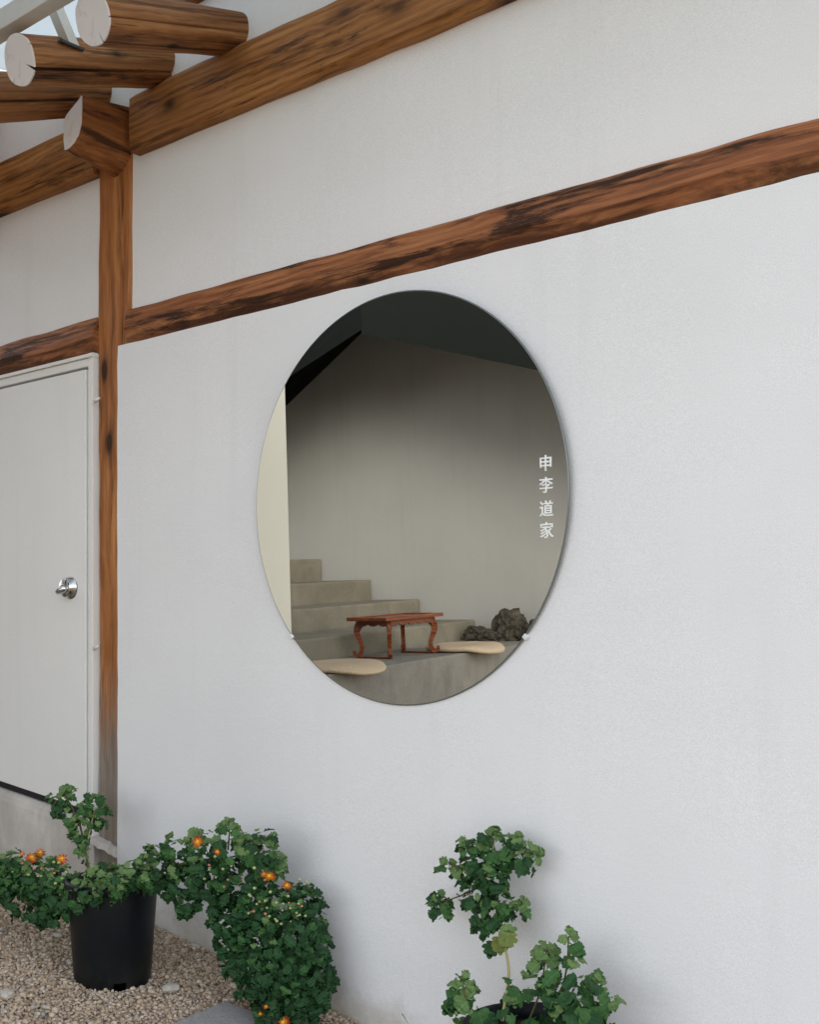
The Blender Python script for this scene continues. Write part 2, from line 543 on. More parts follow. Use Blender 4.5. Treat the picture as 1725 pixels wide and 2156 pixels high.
t.bump(t.noise(t.coord(), 80, 5, 0.7), 0.6, 0.01)
M["ground"] = t.out(c, 0.95, 0.15)
t = NT("loose_stone")
M["stone"] = t.out(t.mix(t.noise(t.coord(), 30, 5), (0.30, 0.27, 0.23), (0.58, 0.53, 0.46)), 0.85, 0.2)
t = NT("lava_rock")
nz = t.noise(t.coord(), 14, 8, 0.75)
c = t.ramp(nz, [(0.35, (0.014, 0.012, 0.009)), (0.55, (0.085, 0.072, 0.052)), (0.72, (0.15, 0.125, 0.09))])
t.bump(nz, 1.0, 0.03)
M["lava"] = t.out(c, 0.95, 0.15)
t = NT("straw")
tc = t.coord()
sx = t.sep(tc)
rad = t.math('SQRT', t.math('ADD', t.math('MULTIPLY', sx[0], sx[0]), t.math('MULTIPLY', sx[1], sx[1])))
wv = t.math('SINE', t.math('MULTIPLY', rad, 330.0))
ang = t.math('ARCTAN2', sx[1], sx[0])
br = t.math('SINE', t.math('ADD', t.math('MULTIPLY', ang, 110.0), t.math('MULTIPLY', rad, 160.0)))
h = t.math('ADD', t.math('MULTIPLY', wv, 0.5), t.math('MULTIPLY', br, 0.5))
c = t.mix(t.math('ADD', t.math('MULTIPLY', h, 0.35), 0.6, clamp=True), (0.36, 0.26, 0.16), (0.50, 0.39, 0.27))
t.bump(h, 0.45, 0.004)
M["straw"] = t.out(c, 0.8, 0.2)

# ------------------------------------------------------------------ ground and gravel
rng = random.Random(11)
xs = np.concatenate([np.linspace(-60, -8, 14), np.linspace(-7.5, 1, 70), np.linspace(2, 60, 14)])
ys = np.concatenate([np.linspace(-60, -6, 12), np.linspace(-5.5, 0.15, 48), np.linspace(1, 60, 10)])
vs_, fs = [], []
for y in ys:
    for x in xs:
        z = ground_z(x, y) + 0.006 * noise.noise(Vector((x * 3, y * 3, 0)))
        vs_.append((x, y, z))
nx = len(xs)
for j in range(len(ys) - 1):
    for i in range(nx - 1):
        fs.append((j * nx + i, j * nx + i + 1, (j + 1) * nx + i + 1, (j + 1) * nx + i))
gr = link("ground", pyd(vs_, fs, True), M["ground"])
gr["kind"] = "structure"

phi = (1 + 5 ** 0.5) / 2
ICO_V = np.array([(-1, phi, 0), (1, phi, 0), (-1, -phi, 0), (1, -phi, 0), (0, -1, phi), (0, 1, phi), (0, -1, -phi), (0, 1, -phi), (phi, 0, -1), (phi, 0, 1), (-phi, 0, -1), (-phi, 0, 1)]) / math.sqrt(1 + phi * phi)
ICO_F = np.array([(0, 11, 5), (0, 5, 1), (0, 1, 7), (0, 7, 10), (0, 10, 11), (1, 5, 9), (5, 11, 4), (11, 10, 2), (10, 7, 6), (7, 1, 8), (3, 9, 4), (3, 4, 2), (3, 2, 6), (3, 6, 8), (3, 8, 9), (4, 9, 5), (2, 4, 11), (6, 2, 10), (8, 6, 7), (9, 8, 1)])


def rand_rot(nr, n):
    q = nr.normal(size=(n, 4))
    q /= np.linalg.norm(q, axis=1)[:, None]
    w, x, y, z = q.T
    return np.stack([np.stack([1 - 2 * (y * y + z * z), 2 * (x * y - z * w), 2 * (x * z + y * w)], -1),
                     np.stack([2 * (x * y + z * w), 1 - 2 * (x * x + z * z), 2 * (y * z - x * w)], -1),
                     np.stack([2 * (x * z - y * w), 2 * (y * z + x * w), 1 - 2 * (x * x + y * y)], -1)], 1)


nr = np.random.default_rng(5)
NP = 135000
gx = nr.uniform(-5.45, -1.9, NP)
gy = nr.uniform(-1.75, -0.032, NP)
# keep what lies in or near the view
ex, ey = EYE.x, EYE.y
vx, vy = gx - ex, gy - ey
dep = vx * FW.x + vy * FW.y
lat = (vx * RT.x + vy * RT.y) / dep * FPX + U0
gz = np.array([ground_z(a) for a in gx])
vv = VH + (EYE.z - gz) / dep * FPX
keep = (lat > -160) & (vv < 2330)
gx, gy, gz = gx[keep], gy[keep], gz[keep]
n = len(gx)
size = np.clip(nr.lognormal(math.log(0.0041), 0.45, n), 0.0028, 0.014)
rot = rand_rot(nr, n)
sc3 = nr.uniform(0.65, 1.25, (n, 1, 3))
V = ICO_V[None] * nr.uniform(0.78, 1.18, (n, 12, 1)) * sc3
V = np.einsum('nij,nkj->nki', rot, V) * size[:, None, None]
V[:, :, 2] *= 0.8
V[:, :, 0] += gx[:, None]
V[:, :, 1] += gy[:, None]
V[:, :, 2] += (gz + nr.uniform(-0.15, 0.75, n) * size + nr.uniform(0, 0.007, n))[:, None]
F = (ICO_F[None] + (np.arange(n) * 12)[:, None, None]).reshape(-1, 3)
gm = bpy.data.meshes.new("gravel")
gm.vertices.add(n * 12)
gm.vertices.foreach_set("co", V.reshape(-1).astype(np.float32))
gm.loops.add(len(F) * 3)
gm.loops.foreach_set("vertex_index", F.reshape(-1).astype(np.int32))
gm.polygons.add(len(F))
gm.polygons.foreach_set("loop_start", (np.arange(len(F)) * 3).astype(np.int32))
gm.polygons.foreach_set("loop_total", np.full(len(F), 3, dtype=np.int32))
gm.update(calc_edges=True)
gv = link("gravel", gm, M["gravel"])
gv["kind"] = "stuff"
tag(gv, "tan crushed gravel covering the sloping ground along the white wall", "gravel")


def rock_mesh(sx, sy, sz, seed, sub=2, rough=0.35, freq=2.0, flat=True):
    bm = bmesh.new()
    bmesh.ops.create_icosphere(bm, subdivisions=sub, radius=1.0)
    for v in bm.verts:
        d = noise.fractal(v.co * freq + Vector((seed, seed * 2.1, -seed)), 0.9, 2.1, 4)
        k = 1 + rough * d
        v.co = Vector((v.co.x * sx * k, v.co.y * sy * k, v.co.z * sz * k))
        if flat and v.co.z < -0.6 * sz:
            v.co.z = -0.6 * sz
    return mesh_of(bm)


for (u, v, y, s, lab) in [
        (422, 1995, None, 0.022, "large pale grey stone on gravel right of the black pot"),
        (358, 2088, None, 0.030, "flat pale stone lying below right of the black pot"),
        (333, 1935, None, 0.030, "rounded pale stone against wall foot behind the black pot"),
        (12, 2100, None, 0.024, "pale stone on gravel at the left edge of the photo"),
        (120, 1975, None, 0.018, "small blue grey stone on gravel left of the black pot"),
        (495, 2082, None, 0.020, "blue grey stone beside the grey paving slab")]:
    z = 0.1
    for _ in range(12):
        d = FW + RT * ((u - U0) / FPX) + UP * ((VH - v) / FPX)
        p = EYE + d * ((z - EYE.z) / d.z)
        z = ground_z(p.x)
    st = link("stone", rock_mesh(s * 1.2, s, s * 0.7, u * 0.013, 2, 0.45, 1.1), M["stone"])
    st.location = (p.x, min(p.y, -0.05), z + s * 0.45)
    tag(st, lab, "stone", "loose stones on the gravel")

# paving slab at the bottom edge
slab = box("paving_slab", -0.18, 0.18, -0.18, 0.18, -0.04, 0.020, M["slab"], None, 0.006)
slab.location = (-3.020, -0.462, ground_z(-3.02) + 0.008)
slab.rotation_euler = (0, math.radians(6), math.radians(9))
tag(slab, "square grey concrete paving slab on the gravel beside the bush", "paving slab")

# ------------------------------------------------------------------ timber-framed house
house = thing("timber_house", "white plastered house wall with brown timber frame, log rafter ends and white door", "house")


def timber(name, p0, p1, outline, mat, parent, nseg=24, jit=0.003, seed=0, upv=(0, 0, 1), mats=None, wave=0.0):
    """Sweep a closed outline [(side, height)...] from p0 to p1; local X is the grain."""
    p0, p1 = Vector(p0), Vector(p1)
    ax = (p1 - p0)
    L = ax.length
    ax.normalize()
    upv = Vector(upv)
    side = upv.cross(ax).normalized()
    upn = ax.cross(side)
    vs_, fs = [], []
    m = len(outline)
    for i in range(nseg + 1):
        s = L * i / nseg
        for k, (a, b) in enumerate(outline):
            e = noise.noise_vector(Vector((s * 5.0, k * 3.1, seed * 7.7))) * jit + noise.noise_vector(Vector((s * 1.3, k * 1.7, seed * 3.3))) * (jit + wave)
            vs_.append((s, a + e.y, b + e.z))
    for i in range(nseg):
        for k in range(m):
            k2 = (k + 1) % m
            fs.append((i * m + k, i * m + k2, (i + 1) * m + k2, (i + 1) * m + k))
    fs.append(tuple(range(m))[::-1])
    fs.append(tuple(nseg * m + k for k in range(m)))
    me = pyd(vs_, fs)
    o = link(name, me, mat, parent)
    o.matrix_local = Matrix(((ax.x, side.x, upn.x, p0.x), (ax.y, side.y, upn.y, p0.y), (ax.z, side.z, upn.z, p0.z), (0, 0, 0, 1)))
    return o


XL, XR = -7.2, 5.0
YU, YLOW = 0.010, -0.030       # upper plaster plane, lower plaster plane


def grid_panel(name, x0, x1, z0, z1, y, depth, mat, nx=60, nz=20, amp=0.0025, seed=0.0, edge=0.004):
    vs_, fs = [], []
    for j in range(nz + 1):
        for i in range(nx + 1):
            x = x0 + (x1 - x0) * i / nx
            z = z0 + (z1 - z0) * j / nz
            dy = amp * noise.noise(Vector((x * 1.3 + seed, z * 1.3, seed))) + amp * 0.5 * noise.noise(Vector((x * 4 + seed, z * 4, seed)))
            if i == 0:
                x += edge * noise.noise(Vector((seed, z * 9, 1)))
            if j == nz:
                z += edge * noise.noise(Vector((x * 7, seed, 2)))
            vs_.append((x, y + dy, z))
    w = nx + 1
    for j in range(nz):
        for i in range(nx):
            fs.append((j * w + i, j * w + i + 1, (j + 1) * w + i + 1, (j + 1) * w + i))
    ring = [i for i in range(w)] + [j * w + nx for j in range(1, nz + 1)] + [nz * w + i for i in range(nx - 1, -1, -1)] + [j * w for j in range(nz - 1, 0, -1)]
    b0 = len(vs_)
    k = len(ring)
    for r_ in ring:
        v = vs_[r_]
        vs_.append((v[0], y + depth, v[2]))
    for r_ in ring:
        vs_.append(vs_[r_])
    for i in range(k):
        fs.append((b0 + k + (i + 1) % k, b0 + k + i, b0 + i, b0 + (i + 1) % k))
    fs.append(tuple(b0 + i for i in range(k)))
    me = pyd(vs_, fs)
    for p in me.polygons:
        p.use_smooth = len(p.vertices) == 4 and abs(p.normal.y) > 0.9
    return link(name, me, mat, house)


X_PLAST = on_y(247, 1200, YLOW).x
lower = grid_panel("plaster_panel", X_PLAST, XR, -0.6, 2.602, YLOW, 0.2, M["plaster"], 110, 40, 0.003, 1.0, 0.006)
lower["label"] = "large smooth white plaster panel below the middle beam"
grid_panel("plaster_panel", XL, XR, 2.50, 3.93, YU, 0.16, M["plaster_up"], 90, 14, 0.003, 4.0)
# wall behind the door and post
grid_panel("plaster_panel", XL, X_PLAST + 0.1, -0.6, 2.499, 0.06, 0.1, M["plaster_up"], 20, 14, 0.002, 6.0)

# beams: outline side(+) faces the house, side(-) faces the yard (sweep runs along +X, side = up x X = +Y)
PU = 0.045
ub0, ub1 = 3.405, 3.665
out_u = [(0.1, ub0), (-PU + 0.012, ub0), (-PU, ub0 + 0.018), (-PU - 0.004, ub0 + 0.13), (-PU, ub1 - 0.03), (-PU + 0.03, ub1), (0.1, ub1)]
timber("upper_beam", (on_y(272, 300, -PU).x, 0, 0), (XR, 0, 0), out_u, M["wood_upper"], house, 160, 0.005, 1, wave=0.003)
out_u2 = [(a, b - 0.018) for a, b in out_u]
timber("upper_beam", (XL, 0, 0), (-4.43, 0, 0), out_u2, M["wood_upper"], house, 30, 0.003, 2, wave=0.006)
mb0, mb1 = 2.585, 2.752
out_m = [(0.1, mb0), (0.0, mb0), (-0.032, mb0 + 0.068), (-0.034, mb0 + 0.085), (-0.022, mb1 - 0.012), (-0.012, mb1), (0.1, mb1)]
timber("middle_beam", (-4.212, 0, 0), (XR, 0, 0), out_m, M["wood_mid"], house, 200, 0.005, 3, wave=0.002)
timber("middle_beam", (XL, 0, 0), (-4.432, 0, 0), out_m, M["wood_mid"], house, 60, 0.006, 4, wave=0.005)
# post: sweep downwards so local X is the distance from the top
pw0, pw1 = -4.436, -4.204
xc = (pw0 + pw1) / 2
hw = (pw1 - pw0) / 2
out_p = [(-hw, 0.1), (-hw, 0.002), (-hw + 0.006, -0.005), (hw - 0.066, -0.007), (hw - 0.062, -0.001), (hw - 0.057, -0.006), (hw - 0.012, -0.003), (hw, 0.006), (hw, 0.1)]
post = timber("post", (xc, 0, 3.60), (xc, 0, 0.44), [(-a, b) for a, b in out_p], M["wood_post"], house, 120, 0.004, 5, upv=(0, 1, 0), wave=0.004)
# concrete foot under the post, and its ragged top edge
grid_panel("post_footing", pw0 - 0.005, X_PLAST + 0.06, -0.4, 0.405, 0.004, 0.1, M["plinth"], 10, 12, 0.006, 8.0, 0.01)
bm = bmesh.new()
vs_ = []
N = 14
for i in range(N + 1):
    f_ = i / N
    x = pw0 - 0.045 + f_ * 0.22
    zt = 0.465 - 0.045 * f_ + 0.012 * noise.noise(Vector((f_ * 6, 0, 3)))
    vs_.append((x, 0.02, zt + 0.008, zt - 0.030))
V_, F_ = [], []
for x, y, zt, zb in vs_:
    dd = 0.012 * noise.noise(Vector((x * 20, 4, 1)))
    V_ += [(x, 0.03, zt), (x, -0.040 + dd, zt - 0.006), (x, -0.046 + dd, zb + 0.006), (x, -0.035, zb), (x, 0.03, zb)]
for i in range(N):
    for k in range(5):
        F_.append((i * 5 + k, i * 5 + (k + 1) % 5, (i + 1) * 5 + (k + 1) % 5, (i + 1) * 5 + k))
F_.append((4, 3, 2, 1, 0))
F_.append(tuple(N * 5 + k for k in range(5)))
bm.free()
link("mortar_ledge", pyd(V_, F_), M["foundation"], house)

# top plate and log rafters
timber("top_plate", (XL, 0, 3.935), (XR, 0, 3.935), [(0.12, 0), (-0.035, 0), (-0.035, 0.035), (0.12, 0.035)], M["wood_plate"], house, 40, 0.002, 6)


def rafter(name, root, end, r0, r1, mat, notch, seed):
    """Tapered log with drying checks; the yard end is painted white."""
    root, end = Vector(root), Vector(end)
    ax = (root - end)
    L = ax.length
    ax.normalize()
    side = UP.cross(ax).normalized()
    upn = ax.cross(side)
    K = 44
    angs = [2 * math.pi * k / K for k in range(K)]
    dep = {}
    for (na, nd, wid) in notch:
        angs = [a for a in angs if abs((a - na + math.pi) % (2 * math.pi) - math.pi) > wid * 1.2]
        angs += [(na - wid) % (2 * math.pi), na % (2 * math.pi), (na + wid) % (2 * math.pi)]
        dep[round(na % (2 * math.pi), 5)] = nd
    angs.sort()
    nseg = 16
    vs_, fs = [], []
    K = len(angs)
    for i in range(nseg + 1):
        s = L * i / nseg
        r = r1 + (r0 - r1) * i / nseg
        for k, a in enumerate(angs):
            nd = dep.get(round(a, 5), 0.0)
            w = noise.noise(Vector((s * 3, math.cos(a) * 1.5 + seed, math.sin(a) * 1.5))) * 0.007 + noise.noise(Vector((s * 12, math.cos(a) * 5 + seed, math.sin(a) * 5))) * 0.0016
            fade = 1.0 if i < nseg * 0.75 else 0.35
            rr = (r + w) * (1 - nd * fade)
            vs_.append((s, rr * math.cos(a), rr * math.sin(a)))
    for i in range(nseg):
        for k in range(K):
            k2 = (k + 1) % K
            fs.append((i * K + k, i * K + k2, (i + 1) * K + k2, (i + 1) * K + k))
    fs.append(tuple(nseg * K + k for k in range(K)))
    me = pyd(vs_, fs)
    for p in me.polygons:
        p.use_smooth = len(p.vertices) == 4
    mx = Matrix(((ax.x, side.x, upn.x, end.x), (ax.y, side.y, upn.y, end.y), (ax.z, side.z, upn.z, end.z), (0, 0, 0, 1)))
    o = link(name, me, mat, house)
    o.matrix_local = mx
    # painted end: a thin cap with the same checks cut through it
    cv = [(-0.004, 0, 0)] + [(-0.004, vs_[k][1] * 0.985, vs_[k][2] * 0.985) for k in range(K)] + [(0.002, vs_[k][1] * 1.004, vs_[k][2] * 1.004) for k in range(K)]
    cf = [(0, 1 + (k + 1) % K, 1 + k) for k in range(K)] + [(1 + k, 1 + (k + 1) % K, 1 + K + (k + 1) % K, 1 + K + k) for k in range(K)]
    c = link("painted_end", pyd(cv, cf), M["end_paint"], o)
    return o


R_ = math.radians
rafter("rafter", (-3.541, 0.05, 3.748), (-3.541, -0.645, 3.548), 0.082, 0.095, M["wood_log0"], [(R_(252), 0.5, 0.04), (R_(195), 0.10, 0.025), (R_(300), 0.22, 0.015), (R_(80), 0.16, 0.015)], 1.0)
rafter("rafter", (-4.001, 0.05, 3.759), (-4.001, -0.655, 3.535), 0.080, 0.094, M["wood_log1"], [(R_(214), 0.62, 0.07), (R_(318), 0.30, 0.03), (R_(160), 0.10, 0.02), (R_(70), 0.18, 0.014)], 2.0)
rafter("rafter", (-4.444, 0.05, 3.765), (-4.422, -0.70, 3.500), 0.085, 0.102, M["wood_log2"], [(R_(205), 0.3, 0.06), (R_(235), 0.15, 0.04)], 3.0)

# board and roof slab added unseen, left of the view, to shade the corner
box("corner_shade_board", -5.38, -5.32, -1.9, 0.009, 3.25, 4.60, M["wood_plate"], house, 0.004)
box("corner_shade_slab", -7.2, -5.30, -2.0, 0.1, 4.601, 4.68, M["wood_plate"], house, 0.004)

# beam end that pokes out over the post, carved to a drooping nose, painted on its end
st_out = [(a * 1.22, b) for a, b in [(-0.056, 0.098), (-0.058, 0.04), (-0.054, -0.03), (-0.036, -0.078), (-0.010, -0.104), (0.025, -0.120), (0.050, -0.120), (0.058, -0.07), (0.058, 0.022), (0.040, 0.042), (0.0, 0.064), (-0.035, 0.082)]]
stub_x = on_y(172, 260, -0.25).x - 0.062


def stub():
    nseg = 8
    vs_, fs = [], []
    m = len(st_out)
    L = 0.27
    for i in range(nseg + 1):
        s = L * i / nseg            # 0 = yard end
        k_ = 0.90 + 0.36 * i / nseg
        for (a, b) in st_out:
            e = noise.noise_vector(Vector((s * 6, a * 9, b * 9))) * 0.006
            vs_.append((s, a * (0.90 + 0.05 * i / nseg) + e.y, b * k_ + e.z))
    for i in range(nseg):
        for k in range(m):
            k2 = (k + 1) % m
            fs.append((i * m + k, (i + 1) * m + k, (i + 1) * m + k2, i * m + k2))
    fs.append(tuple(nseg * m + k for k in range(m)))
    o = link("beam_end", pyd(vs_, fs), M["wood_stub"], house)
    ax = Vector((0, 1, -0.02)).normalized()
    side = UP.cross(ax).normalized()
    upn = ax.cross(side)
    o.matrix_local = Matrix(((ax.x, side.x, upn.x, stub_x), (ax.y, side.y, upn.y, -0.25), (ax.z, side.z, upn.z, 3.505), (0, 0, 0, 1)))
    cv = [(-0.005, a * 0.90, b * 0.90) for a, b in st_out] + [(0.001, a * 0.905, b * 0.905) for a, b in st_out]
    cf = [tuple(range(m))] + [(k, m + k, m + (k + 1) % m, (k + 1) % m) for k in range(m)]
    link("painted_end", pyd(cv, cf), M["end_paint"], o)


stub()

# door, frame, handle
dx1 = on_y(180.5, 1200, -0.037).x
fx1 = on_y(194, 1200, -0.034).x
zt_door = 2.536
door = link("door", None, None, house)
bpy.data.objects.remove(door)


def slanted_box(name, x0, x1, y0, y1, zb0, zb1, z1, mat, parent, bevel=0.004):
    bm = bmesh.new()
    co = [(x0, y0, zb0), (x1, y0, zb1), (x1, y1, zb1), (x0, y1, zb0), (x0, y0, z1), (x1, y0, z1), (x1, y1, z1), (x0, y1, z1)]
    vv_ = [bm.verts.new(c) for c in co]
    for f_ in [(0, 1, 5, 4), (1, 2, 6, 5), (2, 3, 7, 6), (3, 0, 4, 7), (4, 5, 6, 7), (3, 2, 1, 0)]:
        bm.faces.new([vv_[i] for i in f_])
    if bevel:
        bmesh.ops.bevel(bm, geom=list(bm.edges), offset=bevel, segments=2, affect='EDGES', profile=0.6)
    return link(name, mesh_of(bm), mat, parent)


# door bottom follows the ramped sill
def sill_z(x):
    return 0.640 - 0.085 * (x + 5.266)


door = slanted_box("door", -6.15, dx1 - 0.003, -0.037, 0.02, sill_z(-6.15), sill_z(dx1), zt_door - 0.004, M["door_paint"], house, 0.003)
jx0 = dx1 + 0.010
slanted_box("door_jamb", jx0, fx1, -0.034, 0.058, sill_z(jx0) - 0.13, sill_z(fx1) - 0.13, 2.602, M["frame_paint"], house, 0.004)
box("door_head", -6.3, jx0 - 0.001, -0.034, 0.058, zt_door + 0.008, 2.580, M["frame_paint"], house, 0.004)
box("head_trim", -6.3, fx1 + 0.004, -0.044, 0.04, 2.581, 2.597, M["frame_paint"], house, 0.003)
box("door_backing", -6.2, jx0 - 0.002, 0.0, 0.055, 0.4, zt_door + 0.007, M["black_gap"], house)  # black sheet behind the door, seen through its gaps
# thin jamb step and foundation below
slanted_box("jamb_base", dx1 + 0.002, fx1 - 0.002, -0.026, 0.05, -0.4, -0.4, sill_z(fx1) - 0.131, M["foundation"], house, 0.004)


def foundation():
    vs_, fs = [], []
    N = 24
    x0, x1 = -6.6, dx1 + 0.001
    for i in range(N + 1):
        x = x0 + (x1 - x0) * i / N
        z = sill_z(x) - 0.040
        e = 0.004 * noise.noise(Vector((x * 14, 0, 0)))
        vs_ += [(x, 0.05, z), (x, -0.012, z - 0.004), (x, -0.036 + e, z - 0.022 + e), (x, -0.040, z - 0.05), (x, -0.046, -0.4), (x, 0.05, -0.4)]
    for i in range(N):
        for k in range(6):
            fs.append((i * 6 + k, i * 6 + (k + 1) % 6, (i + 1) * 6 + (k + 1) % 6, (i + 1) * 6 + k))
    fs.append(tuple(range(6))[::-1])
    fs.append(tuple(N * 6 + k for k in range(6)))
    return link("door_sill", pyd(vs_, fs), M["foundation"], house)


foundation()
hc = on_y(146, 1237, -0.05)
hz = hc.z


def knob_part(name, prof, loc, mat, parent):
    o = link(name, lathe_mesh(prof, 32), mat, parent)
    o.matrix_local = Matrix.Translation(loc) @ Matrix.Rotation(math.pi / 2, 4, 'X')
    return o


rose = knob_part("door_rose", [(0.0001, 0.036), (0.040, 0.036), (0.044, 0.032), (0.046, 0.0), (0.052, 0.0)], (hc.x - 0.01, -0.037, hz), M["chrome"], door)
lev = link("handle", tube_mesh([(0.014, -0.03, 0.004), (0.010, -0.046, 0.002), (0.002, -0.054, -0.003), (-0.010, -0.055, -0.008), (-0.020, -0.055, -0.012)], [0.021, 0.020, 0.017, 0.015, 0.013], 14), M["chrome"], door)
lev.matrix_local = Matrix.Translation((hc.x - 0.01, -0.037, hz - 0.008))
for (u, v) in ((204, 842), (203, 1363)):
    p = on_y(u, v, -0.04)
    o = link("hinge_pin", tube_mesh([(p.x - 0.012, -0.045, p.z - 0.006), (p.x + 0.016, -0.038, p.z + 0.008)], [0.009, 0.006], 8), M["end_paint"], house)

# ------------------------------------------------------------------ glazed canopy on the log ends
can = thing("steel_canopy", "pale grey painted steel canopy frame with glass resting on the log ends", "canopy")
box("rail", -6.6, 2.0, -0.70, -0.635, 3.655, 3.735, M["steel"], can, 0.004)
for x in (-3.97, -3.05, -4.9):
    ob = link("strut", mesh_of(box_bm(-0.022, 0.022, -0.022, 0.022, -0.085, 0.075, 0.002)), M["steel"], can)
    ob.location = (x + 0.02, -0.50, 3.70)
    ob.rotation_euler = (math.radians(20), math.radians(-12), 0)
    box("base_plate", x - 0.05, x + 0.07, -0.54, -0.44, 3.618, 3.628, M["dark_steel"], can)
for i, x in enumerate((-6.3, -4.95, -3.6, -2.25, -0.9)):
    g = box("glass_pane", x + 0.02, x + 1.33, -1.5, 0.1, -0.004, 0.004, M["glass"], can)
    g.location = (0, 0, 3.98)
    g.rotation_euler = (math.radians(10), 0, 0)

# ------------------------------------------------------------------ round mirror
TAU = math.radians(1.6)
mc = Vector((-2.6414, -0.0566, 1.8339))
mirror = thing("round_mirror", "large round frameless mirror on white wall reflecting steps and a low table", "mirror", (mc.x, mc.y, mc.z))
mirror.rotation_euler = (TAU, 0, 0)       # top leans out a little
RAD = 0.7018
SEG = 128


def disc(r, z):
    return [(r * math.cos(2 * math.pi * k / SEG), z, r * math.sin(2 * math.pi * k / SEG)) for k in range(SEG)]


front = pyd(disc(RAD - 0.004, 0.0), [tuple(range(SEG))])
gl_ = link("mirror_face", front, M["mirror"], mirror)
bm = bmesh.new()
rings = [disc(RAD - 0.004, 0.0), disc(RAD, 0.002), disc(RAD, 0.007), disc(RAD - 0.001, 0.008)]
V_ = sum(rings, [])
F_ = []
for i in range(3):
    for k in range(SEG):
        k2 = (k + 1) % SEG
        F_.append((i * SEG + k, i * SEG + k2, (i + 1) * SEG + k2, (i + 1) * SEG + k))
F_.append(tuple(3 * SEG + k for k in range(SEG)))
bm.free()
link("glass_edge", pyd(V_, F_, True), M["mirror_edge"], mirror)
for u, v in ((612, 1337), (1107, 1346)):
    p = on_y(u, v, -0.055)
    l = mirror.matrix_basis.inverted() @ p
    s = 1 if l.x > 0 else -1
    an = math.atan2(l.z, l.x)
    o = link("clip", mesh_of(box_bm(-0.008, 0.008, -0.005, 0.046, -0.008, 0.008, 0.003)), M["clip"], mirror)
    o.location = (math.cos(an) * (RAD + 0.002), 0, math.sin(an) * (RAD + 0.002))
    o.rotation_euler = (0, -an, 0)
# four characters on the glass
for ch, v0, v1 in (("申", 960, 990), ("李", 1006, 1036), ("道", 1055, 1086), ("家", 1101, 1131)):
    p = on_y(1150.5, (v0 + v1) / 2, -0.0566)
    cu = bpy.data.curves.new("character", 'FONT')
    cu.body = ch
    cu.align_x = 'CENTER'
    cu.align_y = 'CENTER'
    cu.size = 0.052
    cu.bevel_depth = 0.0006
    cu.bevel_resolution = 0
    cu.extrude = 0.0002
    tmp = bpy.data.objects.new("tmp", cu)
    COL.objects.link(tmp)
    dg = bpy.context.evaluated_depsgraph_get()
    me = bpy.data.meshes.new_from_object(tmp.evaluated_get(dg))
    bpy.data.objects.remove(tmp)
    me.materials.clear()
    cx = [v.co.x for v in me.vertices]
    cy = [v.co.y for v in me.vertices]
    if cx:
        ox, oy = (min(cx) + max(cx)) / 2, (min(cy) + max(cy)) / 2
        for v in me.vertices:
            v.co = Vector((v.co.x - ox, v.co.y - oy, v.co.z))
    o = link("character", me, M["vinyl"], mirror)
    l = mirror.matrix_basis.inverted() @ p
    o.location = (l.x, -0.0012, l.z)
    o.rotation_euler = (math.pi / 2, 0, 0)

# ------------------------------------------------------------------ across the yard: stair alcove seen in the mirror
# its own frame: local a runs away from the mirror wall, b runs into the alcove
TH = math.radians(6.0)
AO = Vector((-5.45, -2.5, 0))
EA = Vector((-math.sin(TH), -math.cos(TH), 0))
EB = Vector((-math.cos(TH), math.sin(TH), 0))
AM = Matrix(((EA.x, EB.x, 0, AO.x), (EA.y, EB.y, 0, AO.y), (0, 0, 1, 0), (0, 0, 0, 1)))


def alc_box(name, a0, a1, b0, b1, z0, z1, mat, parent, bevel=0.012, jit=0.0):
    bm = box_bm(a0, a1, b0, b1, z0, z1, bevel)
    me = mesh_of(bm)
    o = link(name, me, mat, parent)
    return o


stairs = thing("concrete_stairs", "worn concrete steps rising from a wide bench, seen in the round mirror", "stairs")
stairs.matrix_world = AM
A1 = 3.235
alc_box("bench_step", -0.6, A1, 0.0, 0.83, -0.3, 0.90, M["concrete_front"], stairs, 0.012)
for i, (b, z) in enumerate(((0.80, 1.075), (1.405, 1.270), (1.975, 1.468), (2.585, 1.690))):
    b_next = (1.42, 1.99, 2.60, 3.6)[i]
    alc_box("step", -0.6, A1 - 0.002 * i, b, b_next, 0.2, z, M["concrete"], stairs, 0.018)

alc = thing("stair_alcove", "shadowy plastered stair alcove with dark ceiling, seen in the round mirror", "building")
alc.matrix_world = AM
alc_box("back_wall", A1 + 0.004, A1 + 0.25, -0.55, 4.2, -0.4, 4.6, M["alcove"], alc, 0)
alc_box("end_wall", -1.6, A1 + 0.003, 3.75, 3.95, -0.2, 4.6, M["alcove"], alc, 0)


def quad_slab(name, corners, th, mat, parent):
    n_ = (Vector(corners[1]) - Vector(corners[0])).cross(Vector(corners[3]) - Vector(corners[0])).normalized()
    if n_.z < 0:
        n_ = -n_
    lo = [Vector(c) for c in corners]
    hi = [c + n_ * th for c in lo]
    me = pyd(lo + hi, [(3, 2, 1, 0), (4, 5, 6, 7), (0, 1, 5, 4), (1, 2, 6, 5), (2, 3, 7, 6), (3, 0, 4, 7)])
    bm = bmesh.new(); bm.from_mesh(me); bmesh.ops.recalc_face_normals(bm, faces=bm.faces); bm.to_mesh(me); bm.free()
    return link(name, me, mat, parent)


